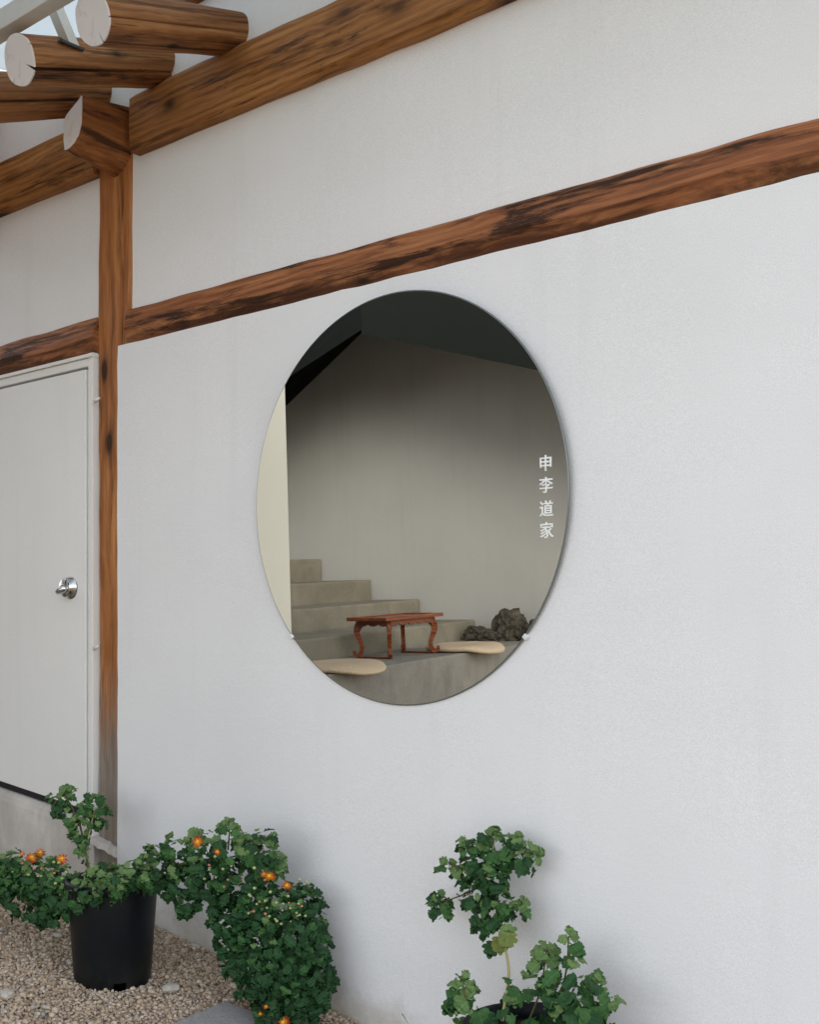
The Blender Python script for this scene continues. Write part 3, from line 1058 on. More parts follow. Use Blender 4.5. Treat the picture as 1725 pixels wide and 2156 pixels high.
FA = 1.90                                   # added board that shades the wall top, 1.3 m before the back wall
def ceil_z(b):
    return 3.253 + 0.308 * b
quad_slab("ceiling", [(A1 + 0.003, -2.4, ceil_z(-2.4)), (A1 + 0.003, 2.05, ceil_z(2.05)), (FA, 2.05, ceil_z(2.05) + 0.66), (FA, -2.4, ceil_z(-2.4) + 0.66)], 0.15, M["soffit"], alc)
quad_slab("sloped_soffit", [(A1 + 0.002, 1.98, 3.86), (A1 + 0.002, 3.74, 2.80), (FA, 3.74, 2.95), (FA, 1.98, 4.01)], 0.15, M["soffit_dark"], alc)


def shade_fascia(name, b0, z0, b1, z1, ztop, mat):  # board added at the ceiling edge to keep light off the upper wall
    V_ = [(FA - 0.018, b0, z0), (FA - 0.018, b1, z1), (FA - 0.018, b1, ztop), (FA - 0.018, b0, ztop), (FA - 0.005, b0, z0), (FA - 0.005, b1, z1), (FA - 0.005, b1, ztop), (FA - 0.005, b0, ztop)]
    me = pyd(V_, [(0, 1, 2, 3), (7, 6, 5, 4), (0, 4, 5, 1), (1, 5, 6, 2), (2, 6, 7, 3), (3, 7, 4, 0)])
    bm = bmesh.new(); bm.from_mesh(me); bmesh.ops.recalc_face_normals(bm, faces=bm.faces); bm.to_mesh(me); bm.free()
    return link(name, me, mat, alc)


shade_fascia("shade_fascia", -2.4, 2.490, 0.98, 3.525, 5.0, M["soffit"])
shade_fascia("shade_fascia", 0.982, 3.559, 3.70, 2.56, 5.0, M["soffit_dark"])

wing = thing("cream_wall_pier", "cream plastered wall pier at left inside the round mirror", "wall")
box("wall_block", -5.95, -5.5, -2.272, -1.62, -0.4, 3.05, M["cream"], wing, 0.01)
for v in wing.children[0].data.vertices:            # the pier face leans a touch
    v.co.y -= 0.019 * (v.co.z - 1.2)

# low table
TB = (1.43, 0.42)
table = thing("low_table", "low reddish lacquered wooden table with scrolled legs standing on concrete bench", "table")
table.matrix_world = AM @ Matrix.Translation((TB[0], TB[1], 0.9)) @ Matrix.Rotation(math.radians(-5), 4, 'Z')
TL, TW, TH_ = 0.69, 0.40, 0.312
bm = box_bm(-TL / 2, TL / 2, -TW / 2, TW / 2, TH_ - 0.020, TH_ - 0.006, 0.004)
link("table_top", mesh_of(bm), M["table_wood"], table)
for s in (-1, 1):
    link("rim", mesh_of(box_bm(-TL / 2 - 0.002, TL / 2 + 0.002, s * (TW / 2 - 0.011) - 0.012, s * (TW / 2 - 0.011) + 0.012, TH_ - 0.022, TH_ + 0.006, 0.004)), M["table_wood"], table)
    link("rim", mesh_of(box_bm(s * (TL / 2 - 0.011) - 0.012, s * (TL / 2 - 0.011) + 0.012, -TW / 2 + 0.023, TW / 2 - 0.023, TH_ - 0.0215, TH_ + 0.0055, 0.004)), M["table_wood"], table)
LX, LY = 0.25, 0.14


def apron(length, n_sc):
    V_, F_ = [], []
    N = n_sc * 10
    for i in range(N + 1):
        f_ = i / N
        x = -length / 2 + length * f_
        e = abs(math.sin(math.pi * n_sc * f_))
        zb = TH_ - 0.050 - 0.018 * e + (-0.03 if f_ < 0.06 or f_ > 0.94 else 0)
        V_ += [(x, -0.008, TH_ - 0.0225), (x, 0.008, TH_ - 0.0225), (x, 0.008, zb), (x, -0.008, zb)]
    for i in range(N):
        for k in range(4):
            F_.append((i * 4 + k, i * 4 + (k + 1) % 4, (i + 1) * 4 + (k + 1) % 4, (i + 1) * 4 + k))
    F_ += [(3, 2, 1, 0), tuple(N * 4 + k for k in range(4))]
    return pyd(V_, F_)


ap_l, ap_s = apron(2 * LX + 0.03, 5), apron(2 * LY + 0.03, 3)
for s in (-1, 1):
    o = link("apron", ap_l, M["table_wood"], table); o.location = (0, s * (LY + 0.018), 0)
    o = link("apron", ap_s, M["table_wood"], table); o.location = (s * (LX + 0.018), 0, 0); o.rotation_euler = (0, 0, math.pi / 2)
cl = [(0.000, 0.293, 0.062), (0.010, 0.262, 0.064), (0.030, 0.228, 0.056), (0.036, 0.195, 0.046), (0.022, 0.155, 0.038), (0.006, 0.115, 0.032), (-0.002, 0.080, 0.031), (0.004, 0.046, 0.034), (0.020, 0.024, 0.034), (0.044, 0.022, 0.028), (0.060, 0.040, 0.022), (0.058, 0.062, 0.016)]
V_, F_ = [], []
lt, rt = [], []
for i, (r0, z0, w) in enumerate(cl):
    a = cl[max(0, i - 1)]; b = cl[min(len(cl) - 1, i + 1)]
    d = Vector((b[0] - a[0], b[1] - a[1], 0)).normalized()
    nrm = Vector((-d.y, d.x, 0))
    lt.append((r0 + nrm.x * w / 2, z0 + nrm.y * w / 2)); rt.append((r0 - nrm.x * w / 2, z0 - nrm.y * w / 2))
for i in range(len(cl)):
    for (q, y) in ((lt[i], -0.015), (rt[i], -0.015), (rt[i], 0.015), (lt[i], 0.015)):
        V_.append((q[0], y, q[1]))
for i in range(len(cl) - 1):
    for k in range(4):
        F_.append((i * 4 + k, i * 4 + (k + 1) % 4, (i + 1) * 4 + (k + 1) % 4, (i + 1) * 4 + k))
F_ += [(3, 2, 1, 0), tuple((len(cl) - 1) * 4 + k for k in range(4))]
leg_me = pyd(V_, F_)
for sx in (-1, 1):
    for sy in (-1, 1):
        o = link("leg", leg_me, M["table_wood"], table)
        o.location = (sx * LX, sy * LY, 0)
        o.rotation_euler = (0, 0, math.atan2(sy, sx))
for s in (-1, 1):
    o = link("runner", mesh_of(box_bm(-0.012, 0.012, -LY - 0.03, LY + 0.03, 0.001, 0.016, 0.003)), M["table_wood"], table)
    o.location = (s * (LX + 0.012), 0, 0)


# woven cushions that sag over the bench edge
def cushion(name, a, b, r, label, th=0.045):
    rings_, seg = 10, 48
    V_, F_ = [], []
    prof = []
    for i in range(rings_):
        f_ = i / (rings_ - 1)
        prof.append((r * f_ * 0.97 if i else 0.002, th - 0.010 * math.exp(-(f_ * 3) ** 2) - (0.010 if i == rings_ - 1 else 0)))
    prof += [(r, th * 0.55), (r * 0.985, th * 0.18), (r * 0.9, 0.0), (r * 0.5, 0.0), (0.002, 0.0)]
    for pi_, (rr, z) in enumerate(prof):
        for k in range(seg):
            an = 2 * math.pi * k / seg
            x, y = rr * math.cos(an), rr * math.sin(an) * 1.0
            over = -(b + y)
            dz = -0.40 * max(0.0, over) ** 1.3 if over > 0 else 0.0
            V_.append((x, y, z + dz + 0.004 * noise.noise(Vector((x * 9, y * 9, a)))))
    for i in range(len(prof) - 1):
        for k in range(seg):
            k2 = (k + 1) % seg
            F_.append((i * seg + k, (i + 1) * seg + k, (i + 1) * seg + k2, i * seg + k2))
    me = pyd(V_, F_, True)
    bm = bmesh.new(); bm.from_mesh(me); bmesh.ops.recalc_face_normals(bm, faces=bm.faces); bm.to_mesh(me); bm.free()
    o = link(name, me, M["straw"])
    o.matrix_world = AM @ Matrix.Translation((a, b, 0.905))
    return tag(o, label, "cushion", "woven straw cushions on the bench")


cushion("straw_cushion", 0.36, 0.16, 0.33, "round woven straw cushion at left of the low table in the mirror")
cushion("straw_cushion", 2.02, 0.16, 0.32, "round woven straw cushion at right of the low table in the mirror")

# lava rocks at the foot of the alcove wall
for (a, b, sx, sy, sz, sd, lab) in [
        (3.05, 0.33, 0.13, 0.14, 0.175, 3.0, "largest dark rough lava rock, right of table in mirror"),
        (2.98, 0.62, 0.11, 0.12, 0.085, 5.0, "small dark lava rock beside the step end in mirror"),
        (2.90, 0.45, 0.09, 0.10, 0.055, 7.0, "low flat dark lava rock before the largest rock in mirror"),
        (3.05, 0.05, 0.14, 0.13, 0.11, 9.0, "dark lava rock cut off by the mirror's right rim")]:
    o = link("lava_rock", rock_mesh(sx, sy, sz, sd, 4, 0.42, 1.7), M["lava"])
    o.matrix_world = AM @ Matrix.Translation((a, b, 0.90 + sz * 0.55))
    tag(o, lab, "rock", "lava rocks on the bench")

# ------------------------------------------------------------------ plants
HALF = {
    "a": [(0.025, 0.0), (0.03, 0.16), (0.20, 0.17), (0.34, 0.26), (0.27, 0.36), (0.43, 0.43), (0.46, 0.57), (0.31, 0.60), (0.37, 0.74), (0.27, 0.84), (0.16, 0.81), (0.11, 0.95)],
    "b": [(0.02, 0.0), (0.03, 0.20), (0.26, 0.14), (0.42, 0.24), (0.36, 0.36), (0.50, 0.46), (0.48, 0.62), (0.34, 0.62), (0.36, 0.78), (0.22, 0.86), (0.14, 0.84), (0.08, 0.97)],
    "c": [(0.02, 0.0), (0.025, 0.14), (0.15, 0.20), (0.27, 0.33), (0.22, 0.42), (0.33, 0.52), (0.34, 0.64), (0.22, 0.68), (0.25, 0.80), (0.15, 0.88), (0.10, 0.88), (0.06, 0.98)],
}


def leaf_mesh(kind, mat, fold, curl, seed):
    h = HALF[kind]
    r = random.Random(seed)
    V_ = []
    n = len(h)

    def z(x, y):
        return fold * abs(x) - curl * y * y + 0.22 * math.sin(14 * y + seed + (2 if x > 0 else 0)) * abs(x)
    for (x, y) in h:
        jx = x * (1 + r.uniform(-0.12, 0.12))
        V_.append((jx, y, z(jx, y)))
    V_.append((0, 1.0, z(0, 1.0)))
    for (x, y) in reversed(h):
        jx = x * (1 + r.uniform(-0.12, 0.12))
        V_.append((-jx, y, z(jx, y)))
    ys_ = [y for _, y in h]
    mid0 = len(V_)
    for y in ys_:
        V_.append((0, y * 0.97 + 0.01, z(0, y) - 0.012))
    F_ = []
    tip = n
    for i in range(n - 1):
        F_.append((i, i + 1, mid0 + i + 1, mid0 + i))
        F_.append((2 * n - i, mid0 + i, mid0 + i + 1, 2 * n - i - 1))
    F_.append((n - 1, tip, mid0 + n - 1))
    F_.append((tip, n + 1, mid0 + n - 1))
    me = pyd(V_, F_, True, "leaf")
    uv = me.uv_layers.new(name="UVMap")
    for lp in me.loops:
        co = me.vertices[lp.vertex_index].co
        uv.data[lp.index].uv = (co.x + 0.5, co.y)
    me.materials.append(mat)
    return me


LEAF = {}
for mk in ("leaf_dark", "leaf_mid", "leaf_young", "leaf_yellow"):
    LEAF[mk] = [leaf_mesh(k, M[mk], f_, c_, i * 1.7) for i, (k, f_, c_) in enumerate((("a", 0.25, 0.25), ("b", 0.12, 0.35), ("a", 0.35, 0.12), ("c", 0.2, 0.45), ("b", 0.3, 0.2)))]
LEAF_NP = {mk: [(np.array([v.co[:] for v in me.vertices]), [tuple(p.vertices) for p in me.polygons]) for me in ms_] for mk, ms_ in LEAF.items()}


def leaf_matrix(pos, nrm, tipdir, size):
    nrm = nrm.normalized()
    t_ = tipdir - nrm * tipdir.dot(nrm)
    if t_.length < 1e-4:
        t_ = nrm.orthogonal()
    t_.normalize()
    x_ = t_.cross(nrm).normalized()
    m = Matrix(((x_.x * size, t_.x * size, nrm.x * size, pos.x), (x_.y * size, t_.y * size, nrm.y * size, pos.y), (x_.z * size, t_.z * size, nrm.z * size, pos.z), (0, 0, 0, 1)))
    return m


TO_EYE = None


def fill_blob(out, u, v, rpx, y, size, rr, dens=1.0, young=0.25, dark=0.4, squash=0.8, wall=-0.035):
    c = on_y(u, v, y)
    ppm = px_per_m(c)
    R = rpx / ppm
    eye_d = (EYE - c).normalized()
    n = max(5, int(dens * 23.0 * (R / size) ** 2))
    for _ in range(n):
        while True:
            d = Vector((rr.gauss(0, 1), rr.gauss(0, 1), rr.gauss(0, 1)))
            if d.length > 1e-3:
                d.normalize()
                if d.dot(eye_d) > -0.55 or rr.random() < 0.25:
                    break
        f_ = rr.uniform(0.35, 1.0) ** 0.6
        p = c + d * (R * f_)
        p.y = c.y + (p.y - c.y) * squash
        if p.y > wall:
            p.y = wall - rr.uniform(0.0, 0.02)
        nrm = d * 0.55 + Vector((0, 0, 0.62)) + eye_d * 0.35 + Vector((rr.gauss(0, 0.38), rr.gauss(0, 0.38), rr.gauss(0, 0.3)))
        tip = d * 0.9 + Vector((0, 0, -0.55)) + Vector((rr.gauss(0, 0.5), rr.gauss(0, 0.5), rr.gauss(0, 0.35)))
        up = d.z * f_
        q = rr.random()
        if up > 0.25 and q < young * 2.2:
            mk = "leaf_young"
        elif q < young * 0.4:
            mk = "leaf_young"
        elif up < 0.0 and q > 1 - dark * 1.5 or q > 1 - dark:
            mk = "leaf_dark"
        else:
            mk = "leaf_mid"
        s = size * rr.uniform(0.5, 1.25) * (0.8 if mk == "leaf_young" else 1.0)
        m = leaf_matrix(p, nrm, tip, s)
        if (m @ Vector((0, 1, 0))).y > -0.032 or p.y > -0.032:
            sh = max((m @ Vector((0, 1, 0))).y + 0.034, p.y + 0.034, 0.0)
            m = Matrix.Translation((0, -sh, 0)) @ m
        out.append((m, mk, rr.randrange(5), (p - EYE).length - 0.25 * s - 0.15 * d.dot(eye_d) * R))
    return c, R


def rosette(out, u, v, y, size, rr, n=9, mk="leaf_young", updir=Vector((0, 0, 1)), spread=1.0):
    c = on_y(u, v, y)
    for i in range(n):
        a = i * 2.4 + rr.uniform(-0.3, 0.3)
        el = 0.15 + 0.85 * (i / n)
        d = Vector((math.cos(a), math.sin(a), 0)) * spread
        tip = d * (1.15 - 0.6 * (1 - el)) + updir * (1.0 - el * 1.1)
        nrm = updir * 0.75 + d * 0.15 + (EYE - c).normalized() * 0.7 + Vector((rr.gauss(0, 0.35), rr.gauss(0, 0.35), rr.gauss(0, 0.25)))
        p = c - updir * (size * 0.55 * el)
        s = size * (0.45 + 0.65 * el) * rr.uniform(0.85, 1.15)
        kk = mk if el < 0.75 else "leaf_mid"
        m = leaf_matrix(p, nrm, tip, s)
        sh = max((m @ Vector((0, 1, 0))).y + 0.034, 0.0)
        m = Matrix.Translation((0, -sh, 0)) @ m
        out.append((m, kk, rr.randrange(5), (p - EYE).length - 0.3))


def build_leaves(root, out, limit=298):
    out.sort(key=lambda q: q[3])
    inv = root.matrix_world.inverted()
    for m, mk, vi, _ in out[:limit]:
        o = bpy.data.objects.new("leaf", LEAF[mk][vi])
        COL.objects.link(o)
        o.parent = root
        o.matrix_local = inv @ m
    rest = out[limit:]
    if not rest:
        return
    for_mats = [M[k] for k in ("leaf_dark", "leaf_mid", "leaf_young", "leaf_yellow")]
    idx = {"leaf_dark": 0, "leaf_mid": 1, "leaf_young": 2, "leaf_yellow": 3}
    Vs, Fs, Ms, UVs = [], [], [], []
    base = 0
    for m, mk, vi, _ in rest:
        v, f = LEAF_NP[mk][vi]
        mm = np.array(inv @ m)
        Vs.append(v @ mm[:3, :3].T + mm[:3, 3])
        UVs.append(v[:, :2] + np.array([0.5, 0.0]))
        Fs += [tuple(i + base for i in p) for p in f]
        Ms += [idx[mk]] * len(f)
        base += len(v)
    me = pyd(np.concatenate(Vs), Fs, True, "foliage")
    for mt in for_mats:
        me.materials.append(mt)
    uvs = np.concatenate(UVs)
    uvl = me.uv_layers.new(name="UVMap")
    li = np.empty(len(me.loops), dtype=np.int32)
    me.loops.foreach_get("vertex_index", li)
    uvl.data.foreach_set("uv", uvs[li].reshape(-1).astype(np.float32))
    if len(me.polygons) == len(Ms):
        me.polygons.foreach_set("material_index", np.array(Ms, dtype=np.int32))
    o = link("foliage", me, None, root)
    o["kind"] = "stuff"


def stem(root, pts, r0, r1, mat="stem", name="stem"):
    P = [on_y(*p) for p in pts]
    # smooth the path
    Q = []
    for i in range(len(P) - 1):
        a = P[max(0, i - 1)]; b = P[i]; c = P[i + 1]; d = P[min(len(P) - 1, i + 2)]
        for k in range(5):
            t_ = k / 5
            Q.append(0.5 * ((2 * b) + (c - a) * t_ + (2 * a - 5 * b + 4 * c - d) * t_ ** 2 + (3 * b - a - 3 * c + d) * t_ ** 3))
    Q.append(P[-1])
    rads = [r0 + (r1 - r0) * i / (len(Q) - 1) for i in range(len(Q))]
    inv = root.matrix_world.inverted()
    return link(name, tube_mesh([inv @ q for q in Q], rads, 7), M[mat], root)


def flower_mesh(rad, petals, layers, seed):
    r = random.Random(seed)
    V_, F_ = [], []
    for ly in range(layers):
        n = petals - ly * 4
        for k in range(n):
            a = 2 * math.pi * k / n + ly * 0.2 + r.uniform(-0.08, 0.08)
            L = rad * (1 - 0.22 * ly) * r.uniform(0.68, 1.15)
            w = L * 0.115
            lift = 0.10 + 0.25 * ly + r.uniform(-0.18, 0.18)
            b = len(V_)
            for (t_, ww) in ((0.18, 0.5), (0.55, 1.0), (0.85, 0.9), (1.0, 0.35)):
                zz = lift * L * t_ + 0.0012 * ly - 0.12 * L * t_ * t_
                for s in (-1, 1):
                    x = L * t_; y = s * w * ww
                    V_.append((x * math.cos(a) - y * math.sin(a), x * math.sin(a) + y * math.cos(a), zz))
            for i in range(3):
                F_.append((b + 2 * i, b + 2 * i + 1, b + 2 * i + 3, b + 2 * i + 2))
    return pyd(V_, F_, False, "petals")


FLOWERS = [flower_mesh(0.025, 13, 2, s) for s in range(3)]
for me in FLOWERS:
    me.materials.append(M["petal"])
bmx = bmesh.new(); bmesh.ops.create_icosphere(bmx, subdivisions=2, radius=1.0)
SPH = mesh_of(bmx, True)
bud_me = SPH.copy(); bud_me.materials.append(M["bud"])
budp_me = SPH.copy(); budp_me.materials.append(M["bud_pink"])
cen_me = SPH.copy(); cen_me.materials.append(M["floret"])


def flower(root, u, v, y, scale, rr, tilt=None):
    p = on_y(u, v, y)
    nrm = ((EYE - p).normalized() * 0.75 + Vector((rr.gauss(0, 0.25), rr.gauss(0, 0.25), 0.55 + rr.gauss(0, 0.15)))).normalized()
    m = leaf_matrix(p, nrm, Vector((rr.gauss(0, 1), rr.gauss(0, 1), rr.gauss(0, 1))), scale)
    inv = root.matrix_world.inverted()
    f_ = bpy.data.objects.new("flower", FLOWERS[rr.randrange(3)])
    COL.objects.link(f_)
    f_.parent = root
    f_.matrix_local = inv @ m
    c = bpy.data.objects.new("flower_centre", cen_me)
    COL.objects.link(c)
    c.parent = f_
    c.matrix_local = Matrix.Translation((0, 0, 0.005)) @ Matrix.Diagonal((0.0065, 0.0065, 0.004, 1))


def bud(root, u, v, y, r, pink=False):
    p = on_y(u, v, y)
    o = bpy.data.objects.new("bud", budp_me if pink else bud_me)
    COL.objects.link(o)
    o.parent = root
    o.matrix_local = root.matrix_world.inverted() @ (Matrix.Translation(p) @ Matrix.Diagonal((r, r, r * 0.85, 1)))


def make_pot(root, r_base, r_rim, h, notch=True):
    prof = [(0.001, 0.0), (r_base * 0.97, 0.0), (r_base, 0.006), (r_base + (r_rim - r_base) * 0.86 - 0.004, h - 0.045), (r_rim - 0.008, h - 0.036)]
    prof_in = [(r_rim - 0.012, h - 0.036), (r_rim - 0.016, h - 0.075), (r_base * 0.95, 0.02)]
    wall = link("pot_wall", lathe_mesh(prof, 64), M["pot"], root)
    rim = link("pot_rim", lathe_mesh([(r_rim - 0.0085, h - 0.037), (r_rim + 0.001, h - 0.034), (r_rim + 0.004, h - 0.022), (r_rim + 0.004, h - 0.010), (r_rim, h - 0.002), (r_rim - 0.008, h), (r_rim - 0.016, h - 0.006), (r_rim - 0.018, h - 0.04), (r_rim - 0.020, h - 0.08)], 64), M["pot"], root)
    s_v, s_f = [], []
    soil = link("soil", lathe_mesh([(0.001, h - 0.045), (r_rim * 0.5, h - 0.042), (r_rim - 0.017, h - 0.05)], 32), M["soil"], root)
    return wall


rr = random.Random(21)
# --- potted chrysanthemum, left
px_, py_ = -3.665, -0.475
gz_ = ground_z(px_) - 0.012
pot1 = thing("potted_chrysanthemum", "chrysanthemum with orange flowers trained sideways from a black plastic pot", "potted plant", (px_, py_, gz_))
bpy.context.view_layer.update()
make_pot(pot1, 0.138, 0.170, 0.385)
# drainage cut at the foot of the pot
ob = link("drain_slot", mesh_of(box_bm(-0.022, 0.022, -0.004, 0.004, 0.0, 0.032, 0.002)), M["wire"], pot1)
adir = math.atan2(EYE.y - py_, EYE.x - px_) + 0.18
ob.location = (0.137 * math.cos(adir), 0.137 * math.sin(adir), 0.0)
ob.rotation_euler = (0, 0, adir + math.pi / 2)
LV = []
S = 0.046
for (u, v, r_, y, yg, dk, dn) in [
        (-20, 1850, 55, -0.62, .15, .45, 1.0), (35, 1838, 45, -0.60, .2, .4, 1.0), (80, 1845, 48, -0.58, .2, .4, 1.0), (125, 1862, 46, -0.58, .15, .45, 1.0),
        (90, 1895, 42, -0.60, .05, .7, 1.0), (40, 1880, 36, -0.62, .05, .7, .9), (165, 1885, 40, -0.58, .25, .3, 1.0), (115, 1925, 22, -0.62, 0, .7, .8), (95, 1940, 14, -0.62, 0, .8, .7),
        (200, 1858, 32, -0.55, .35, .2, 1.0), (180, 1860, 24, -0.48, .3, .3, 1.0), (215, 1852, 24, -0.45, .3, .3, 1.0), (255, 1848, 24, -0.42, .3, .3, 1.0), (240, 1850, 32, -0.56, .4, .2, 1.0), (280, 1840, 30, -0.52, .4, .2, 1.0), (195, 1868, 26, -0.62, .3, .3, 1.0), (225, 1866, 20, -0.63, .35, .3, 1.0), (262, 1862, 18, -0.62, .35, .3, 1.0), (165, 1890, 22, -0.64, .2, .4, 1.0), (300, 1850, 22, -0.56, .35, .3, 1.0),
        (325, 1818, 40, -0.44, .35, .25, 1.0), (350, 1852, 26, -0.44, .1, .5, .9), (375, 1795, 38, -0.40, .3, .3, 1.0), (392, 1850, 38, -0.40, .1, .5, 1.0),
        (430, 1790, 46, -0.36, .2, .35, 1.0), (440, 1845, 48, -0.36, .08, .55, 1.0), (395, 1888, 26, -0.38, .03, .7, .9), (440, 1895, 30, -0.34, .02, .75, .9),
        (490, 1800, 46, -0.32, .25, .35, 1.0), (500, 1850, 46, -0.30, .05, .6, 1.0), (540, 1785, 42, -0.27, .35, .25, 1.0), (562, 1822, 34, -0.22, .2, .4, 1.0), (555, 1850, 30, -0.22, .03, .7, 1.0)]:
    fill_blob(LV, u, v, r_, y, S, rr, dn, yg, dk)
# upright sprig behind the pot
for (u, v, r_, y, yg, dk, dn) in [
        (178, 1800, 15, -0.34, .5, .1, 1.0), (172, 1770, 19, -0.33, .5, .1, 1.0), (170, 1740, 25, -0.32, .4, .15, 1.0), (150, 1712, 27, -0.32, .35, .25, 1.0),
        (128, 1700, 18, -0.33, .3, .4, .9), (125, 1672, 22, -0.32, .5, .1, .9), (150, 1668, 14, -0.31, .6, .05, .9), (200, 1690, 24, -0.28, .35, .2, 1.0), (212, 1718, 16, -0.26, .2, .4, .9), (190, 1722, 16, -0.3, .3, .3, .9)]:
    fill_blob(LV, u, v, r_, y, 0.042, rr, dn * 0.9, yg, dk)
for (u, v, y, n_) in [(482, 1728, -0.30, 13), (412, 1752, -0.37, 11), (140, 1660, -0.31, 10), (200, 1676, -0.28, 9), (560, 1762, -0.25, 10), (520, 1764, -0.28, 10), (585, 1800, -0.2, 8),
                      (305, 1808, -0.47, 9), (350, 1790, -0.42, 9), (255, 1826, -0.5, 8)]:
    rosette(LV, u, v, y, 0.050, rr, n_)
build_leaves(pot1, LV)
stem(pot1, [(200, 1900, -0.47), (130, 1875, -0.55), (40, 1858, -0.6), (-30, 1860, -0.62)], 0.006, 0.003)
stem(pot1, [(240, 1900, -0.47), (310, 1850, -0.44), (400, 1815, -0.38), (500, 1810, -0.30), (570, 1830, -0.22)], 0.007, 0.003)
stem(pot1, [(188, 1900, -0.42), (186, 1835, -0.36), (176, 1780, -0.33), (165, 1730, -0.32), (135, 1672, -0.32)], 0.006, 0.003)
stem(pot1, [(190, 1900, -0.40), (193, 1845, -0.35), (182, 1790, -0.33), (200, 1700, -0.29)], 0.0035, 0.002, "stem_pale", "stake")
stem(pot1, [(480, 1790, -0.31), (482, 1760, -0.30), (483, 1725, -0.30)], 0.003, 0.002)
for (u, v, y, s) in [(66, 1806, -0.66, 0.95), (84, 1796, -0.63, 0.85), (129, 1809, -0.64, 0.9), (46, 1798, -0.62, 0.5), (416, 1773, -0.43, 0.85), (457, 1794, -0.40, 0.55), (568, 1846, -0.30, 1.0), (556, 1841, -0.30, 0.5)]:
    flower(pot1, u, v, y, s, rr)
for i in range(26):
    u, v = rr.choice([(rr.uniform(20, 150), rr.uniform(1815, 1870)), (rr.uniform(420, 560), rr.uniform(1800, 1880))])
    bud(pot1, u, v, -0.66 if u < 200 else -0.40, rr.uniform(0.004, 0.0065), rr.random() < 0.35)

# --- bush at the wall foot
bush = thing("chrysanthemum_bush", "dense dark green chrysanthemum bush growing at the foot of the white wall", "bush", (-3.03, -0.25, ground_z(-3.03)))
bpy.context.view_layer.update()
LV = []
for (u, v, r_, y, yg, dk, dn) in [
        (480, 1930, 42, -0.30, .03, .7, 1.0), (530, 1912, 48, -0.28, .05, .65, 1.0), (590, 1905, 46, -0.24, .10, .6, 1.0), (640, 1895, 36, -0.18, .12, .6, 1.0), (652, 1935, 34, -0.16, .05, .7, 1.0),
        (490, 1975, 40, -0.32, .02, .8, 1.0), (545, 1965, 52, -0.30, .03, .75, 1.0), (605, 1965, 52, -0.26, .04, .75, 1.0), (655, 1985, 40, -0.18, .03, .8, 1.0),
        (515, 2025, 44, -0.32, .01, .85, 1.0), (570, 2030, 55, -0.32, .02, .8, 1.0), (630, 2040, 52, -0.24, .02, .8, 1.0), (675, 2045, 30, -0.15, .02, .8, 1.0),
        (540, 2075, 40, -0.32, .01, .85, 1.0), (595, 2090, 52, -0.32, .01, .85, 1.0), (650, 2090, 44, -0.22, .02, .8, 1.0), (575, 2130, 40, -0.33, .01, .85, 1.0), (625, 2130, 38, -0.28, .02, .8, 1.0)]:
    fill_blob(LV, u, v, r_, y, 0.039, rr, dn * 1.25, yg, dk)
for (u, v, y, n_) in [(650, 1872, -0.16, 8), (620, 1880, -0.2, 8), (690, 2045, -0.12, 7)]:
    rosette(LV, u, v, y, 0.040, rr, n_, "leaf_mid")
build_leaves(bush, LV)
for (pts) in [[(560, 2160, -0.26), (540, 2050, -0.27), (520, 1960, -0.27)], [(590, 2160, -0.24), (590, 2060, -0.25), (590, 1930, -0.23)], [(610, 2155, -0.22), (640, 2060, -0.18), (650, 1900, -0.16)]]:
    stem(bush, pts, 0.006, 0.003)
for (u, v, y, s) in [(604, 1865, -0.24, 0.75), (597, 2154, -0.42, 0.95), (560, 2120, -0.42, 0.4), (548, 2135, -0.42, 0.35)]:
    flower(bush, u, v, y, s, rr)
stem(bush, [(604, 1890, -0.23), (604, 1866, -0.235)], 0.002, 0.0015)
for (u, v) in [(630, 1852), (646, 1857)]:
    stem(bush, [(u + 2, v + 26, -0.17), (u, v, -0.17)], 0.0018, 0.0012)
    bud(bush, u, v, -0.17, 0.0062)
for i in range(34):
    u, v = rr.uniform(520, 650), rr.uniform(1875, 1950) if rr.random() < .7 else rr.uniform(1960, 2130)
    bud(bush, u, v, -0.385 + (u - 520) * 0.0012, rr.uniform(0.004, 0.0062), rr.random() < 0.2)

# --- potted chrysanthemum, right
p2 = on_y(1118, 2140, -0.33)
pz = 0.345
pot2 = thing("potted_chrysanthemum", "flowerless chrysanthemum in black pot with one tall leafy shoot against the wall", "potted plant", (p2.x, -0.33, ground_z(p2.x) - 0.01))
bpy.context.view_layer.update()
make_pot(pot2, 0.15, 0.19, 0.305 - ground_z(p2.x))
LV = []
for (u, v, r_, y, yg, dk, dn) in [
        (1000, 1795, 34, -0.17, .35, .3, .85), (1050, 1778, 36, -0.16, .4, .25, .85), (1098, 1790, 26, -0.14, .35, .3, .85), (1118, 1808, 16, -0.13, .2, .5, .8), (1030, 1830, 38, -0.18, .12, .5, .9),
        (972, 1835, 22, -0.17, .3, .3, .7), (948, 1895, 20, -0.17, .3, .3, .7), (925, 1908, 12, -0.17, .5, .2, .7), (1005, 1875, 36, -0.18, .08, .6, .9), (1045, 1895, 30, -0.17, .12, .4, .9), (1080, 1905, 18, -0.15, .2, .4, .8),
        (1030, 1925, 24, -0.18, .08, .6, .8), (1055, 1935, 20, -0.18, .2, .3, .8), (1020, 1955, 14, -0.18, .0, .7, .7)]:
    fill_blob(LV, u, v, r_, y, 0.046, rr, dn * 1.35, yg, dk)
for (u, v, y, s, n_) in [(1042, 1748, -0.15, .045, 10), (1088, 1756, -0.14, .045, 9), (985, 1770, -0.16, .045, 9), (945, 1812, -0.17, .05, 9), (1125, 1790, -0.13, .045, 8), (925, 1885, -0.17, .045, 9),
                         (1098, 1895, -0.15, .045, 7)]:
    rosette(LV, u, v, y, s, rr, n_)
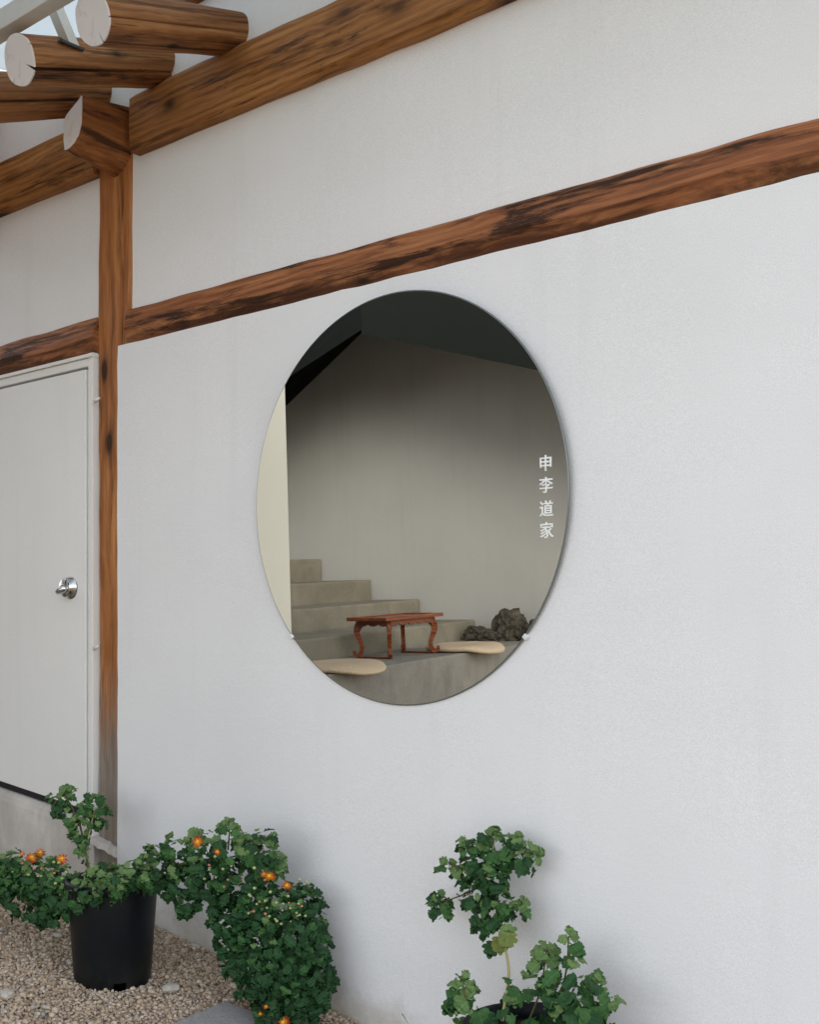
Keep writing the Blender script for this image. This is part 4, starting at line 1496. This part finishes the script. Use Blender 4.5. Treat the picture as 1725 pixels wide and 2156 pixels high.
# yellowing leaves low on the shoot
for (u, v, mk) in [(1072, 1955, "leaf_yellow"), (1052, 1965, "leaf_yellow"), (1062, 1940, "leaf_young"), (1040, 1975, "leaf_dark")]:
    c = on_y(u, v, -0.2)
    LV.append((leaf_matrix(c, (EYE - c).normalized() + Vector((0.1, 0, 0.3)), Vector((rr.uniform(-.3, .5), 0, -1)), 0.062), mk, rr.randrange(3), 0.0))
# loose, larger leaves round the pot
for (u, v, r_, y, yg, dk, dn) in [
        (968, 2085, 22, -0.34, .2, .35, .6), (1000, 2115, 34, -0.36, .12, .4, .7), (975, 2130, 22, -0.38, .1, .4, .6), (1080, 2095, 24, -0.28, .2, .4, .5), (1120, 2070, 34, -0.26, .2, .35, .55), (1150, 2040, 34, -0.25, .25, .3, .55),
        (1190, 2060, 36, -0.25, .15, .4, .55), (1230, 2085, 38, -0.25, .15, .4, .55), (1262, 2105, 24, -0.24, .15, .4, .55), (1140, 2110, 44, -0.32, .1, .45, .7), (1200, 2120, 44, -0.32, .1, .45, .7), (1250, 2140, 34, -0.30, .1, .45, .6), (1110, 2140, 36, -0.36, .15, .4, .7)]:
    fill_blob(LV, u, v, r_, y, 0.064, rr, dn, yg, dk)
for (u, v, y, s, n_) in [(975, 2058, -0.34, .062, 8), (1150, 1995, -0.24, .062, 8), (1200, 1968, -0.22, .055, 7), (1255, 2060, -0.23, .055, 8), (1215, 2010, -0.23, .055, 5), (1290, 2095, -0.23, .05, 5)]:
    rosette(LV, u, v, y, s, rr, n_)
build_leaves(pot2, LV)
stem(pot2, [(1058, 2150, -0.34), (1064, 2110, -0.31), (1072, 2050, -0.24), (1064, 1990, -0.19), (1050, 1920, -0.17), (1035, 1840, -0.16), (1042, 1760, -0.15)], 0.0055, 0.003, "stem_pale")
for pts in [[(1110, 2160, -0.32), (1140, 2080, -0.27), (1150, 2000, -0.24)], [(1150, 2160, -0.32), (1190, 2060, -0.25), (1198, 1970, -0.22)], [(1180, 2160, -0.32), (1240, 2110, -0.26), (1258, 2066, -0.23)],
            [(1020, 2160, -0.35), (985, 2110, -0.36), (974, 2062, -0.34)], [(1040, 1850, -0.16), (985, 1880, -0.17), (930, 1900, -0.17)], [(1040, 1850, -0.16), (980, 1830, -0.17), (945, 1815, -0.17)], [(1038, 1830, -0.16), (1090, 1800, -0.14), (1125, 1795, -0.13)]]:
    stem(pot2, pts, 0.0035, 0.002)
# a blade of grass at the wall foot
V_, F_ = [], []
p = on_y(862, 2150, -0.05)
for i in range(6):
    f_ = i / 5
    w = 0.004 * (1 - f_) + 0.0005
    V_ += [(p.x - 0.03 + 0.045 * (1 - f_) - w, -0.05, p.z - 0.03 + 0.05 * f_ ** 0.8), (p.x - 0.03 + 0.045 * (1 - f_) + w, -0.056, p.z - 0.03 + 0.05 * f_ ** 0.8)]
for i in range(5):
    F_.append((2 * i, 2 * i + 1, 2 * i + 3, 2 * i + 2))
gb = link("grass_blade", pyd(V_, F_), M["leaf_young"])
tag(gb, "single green grass blade at the foot of the wall", "grass")
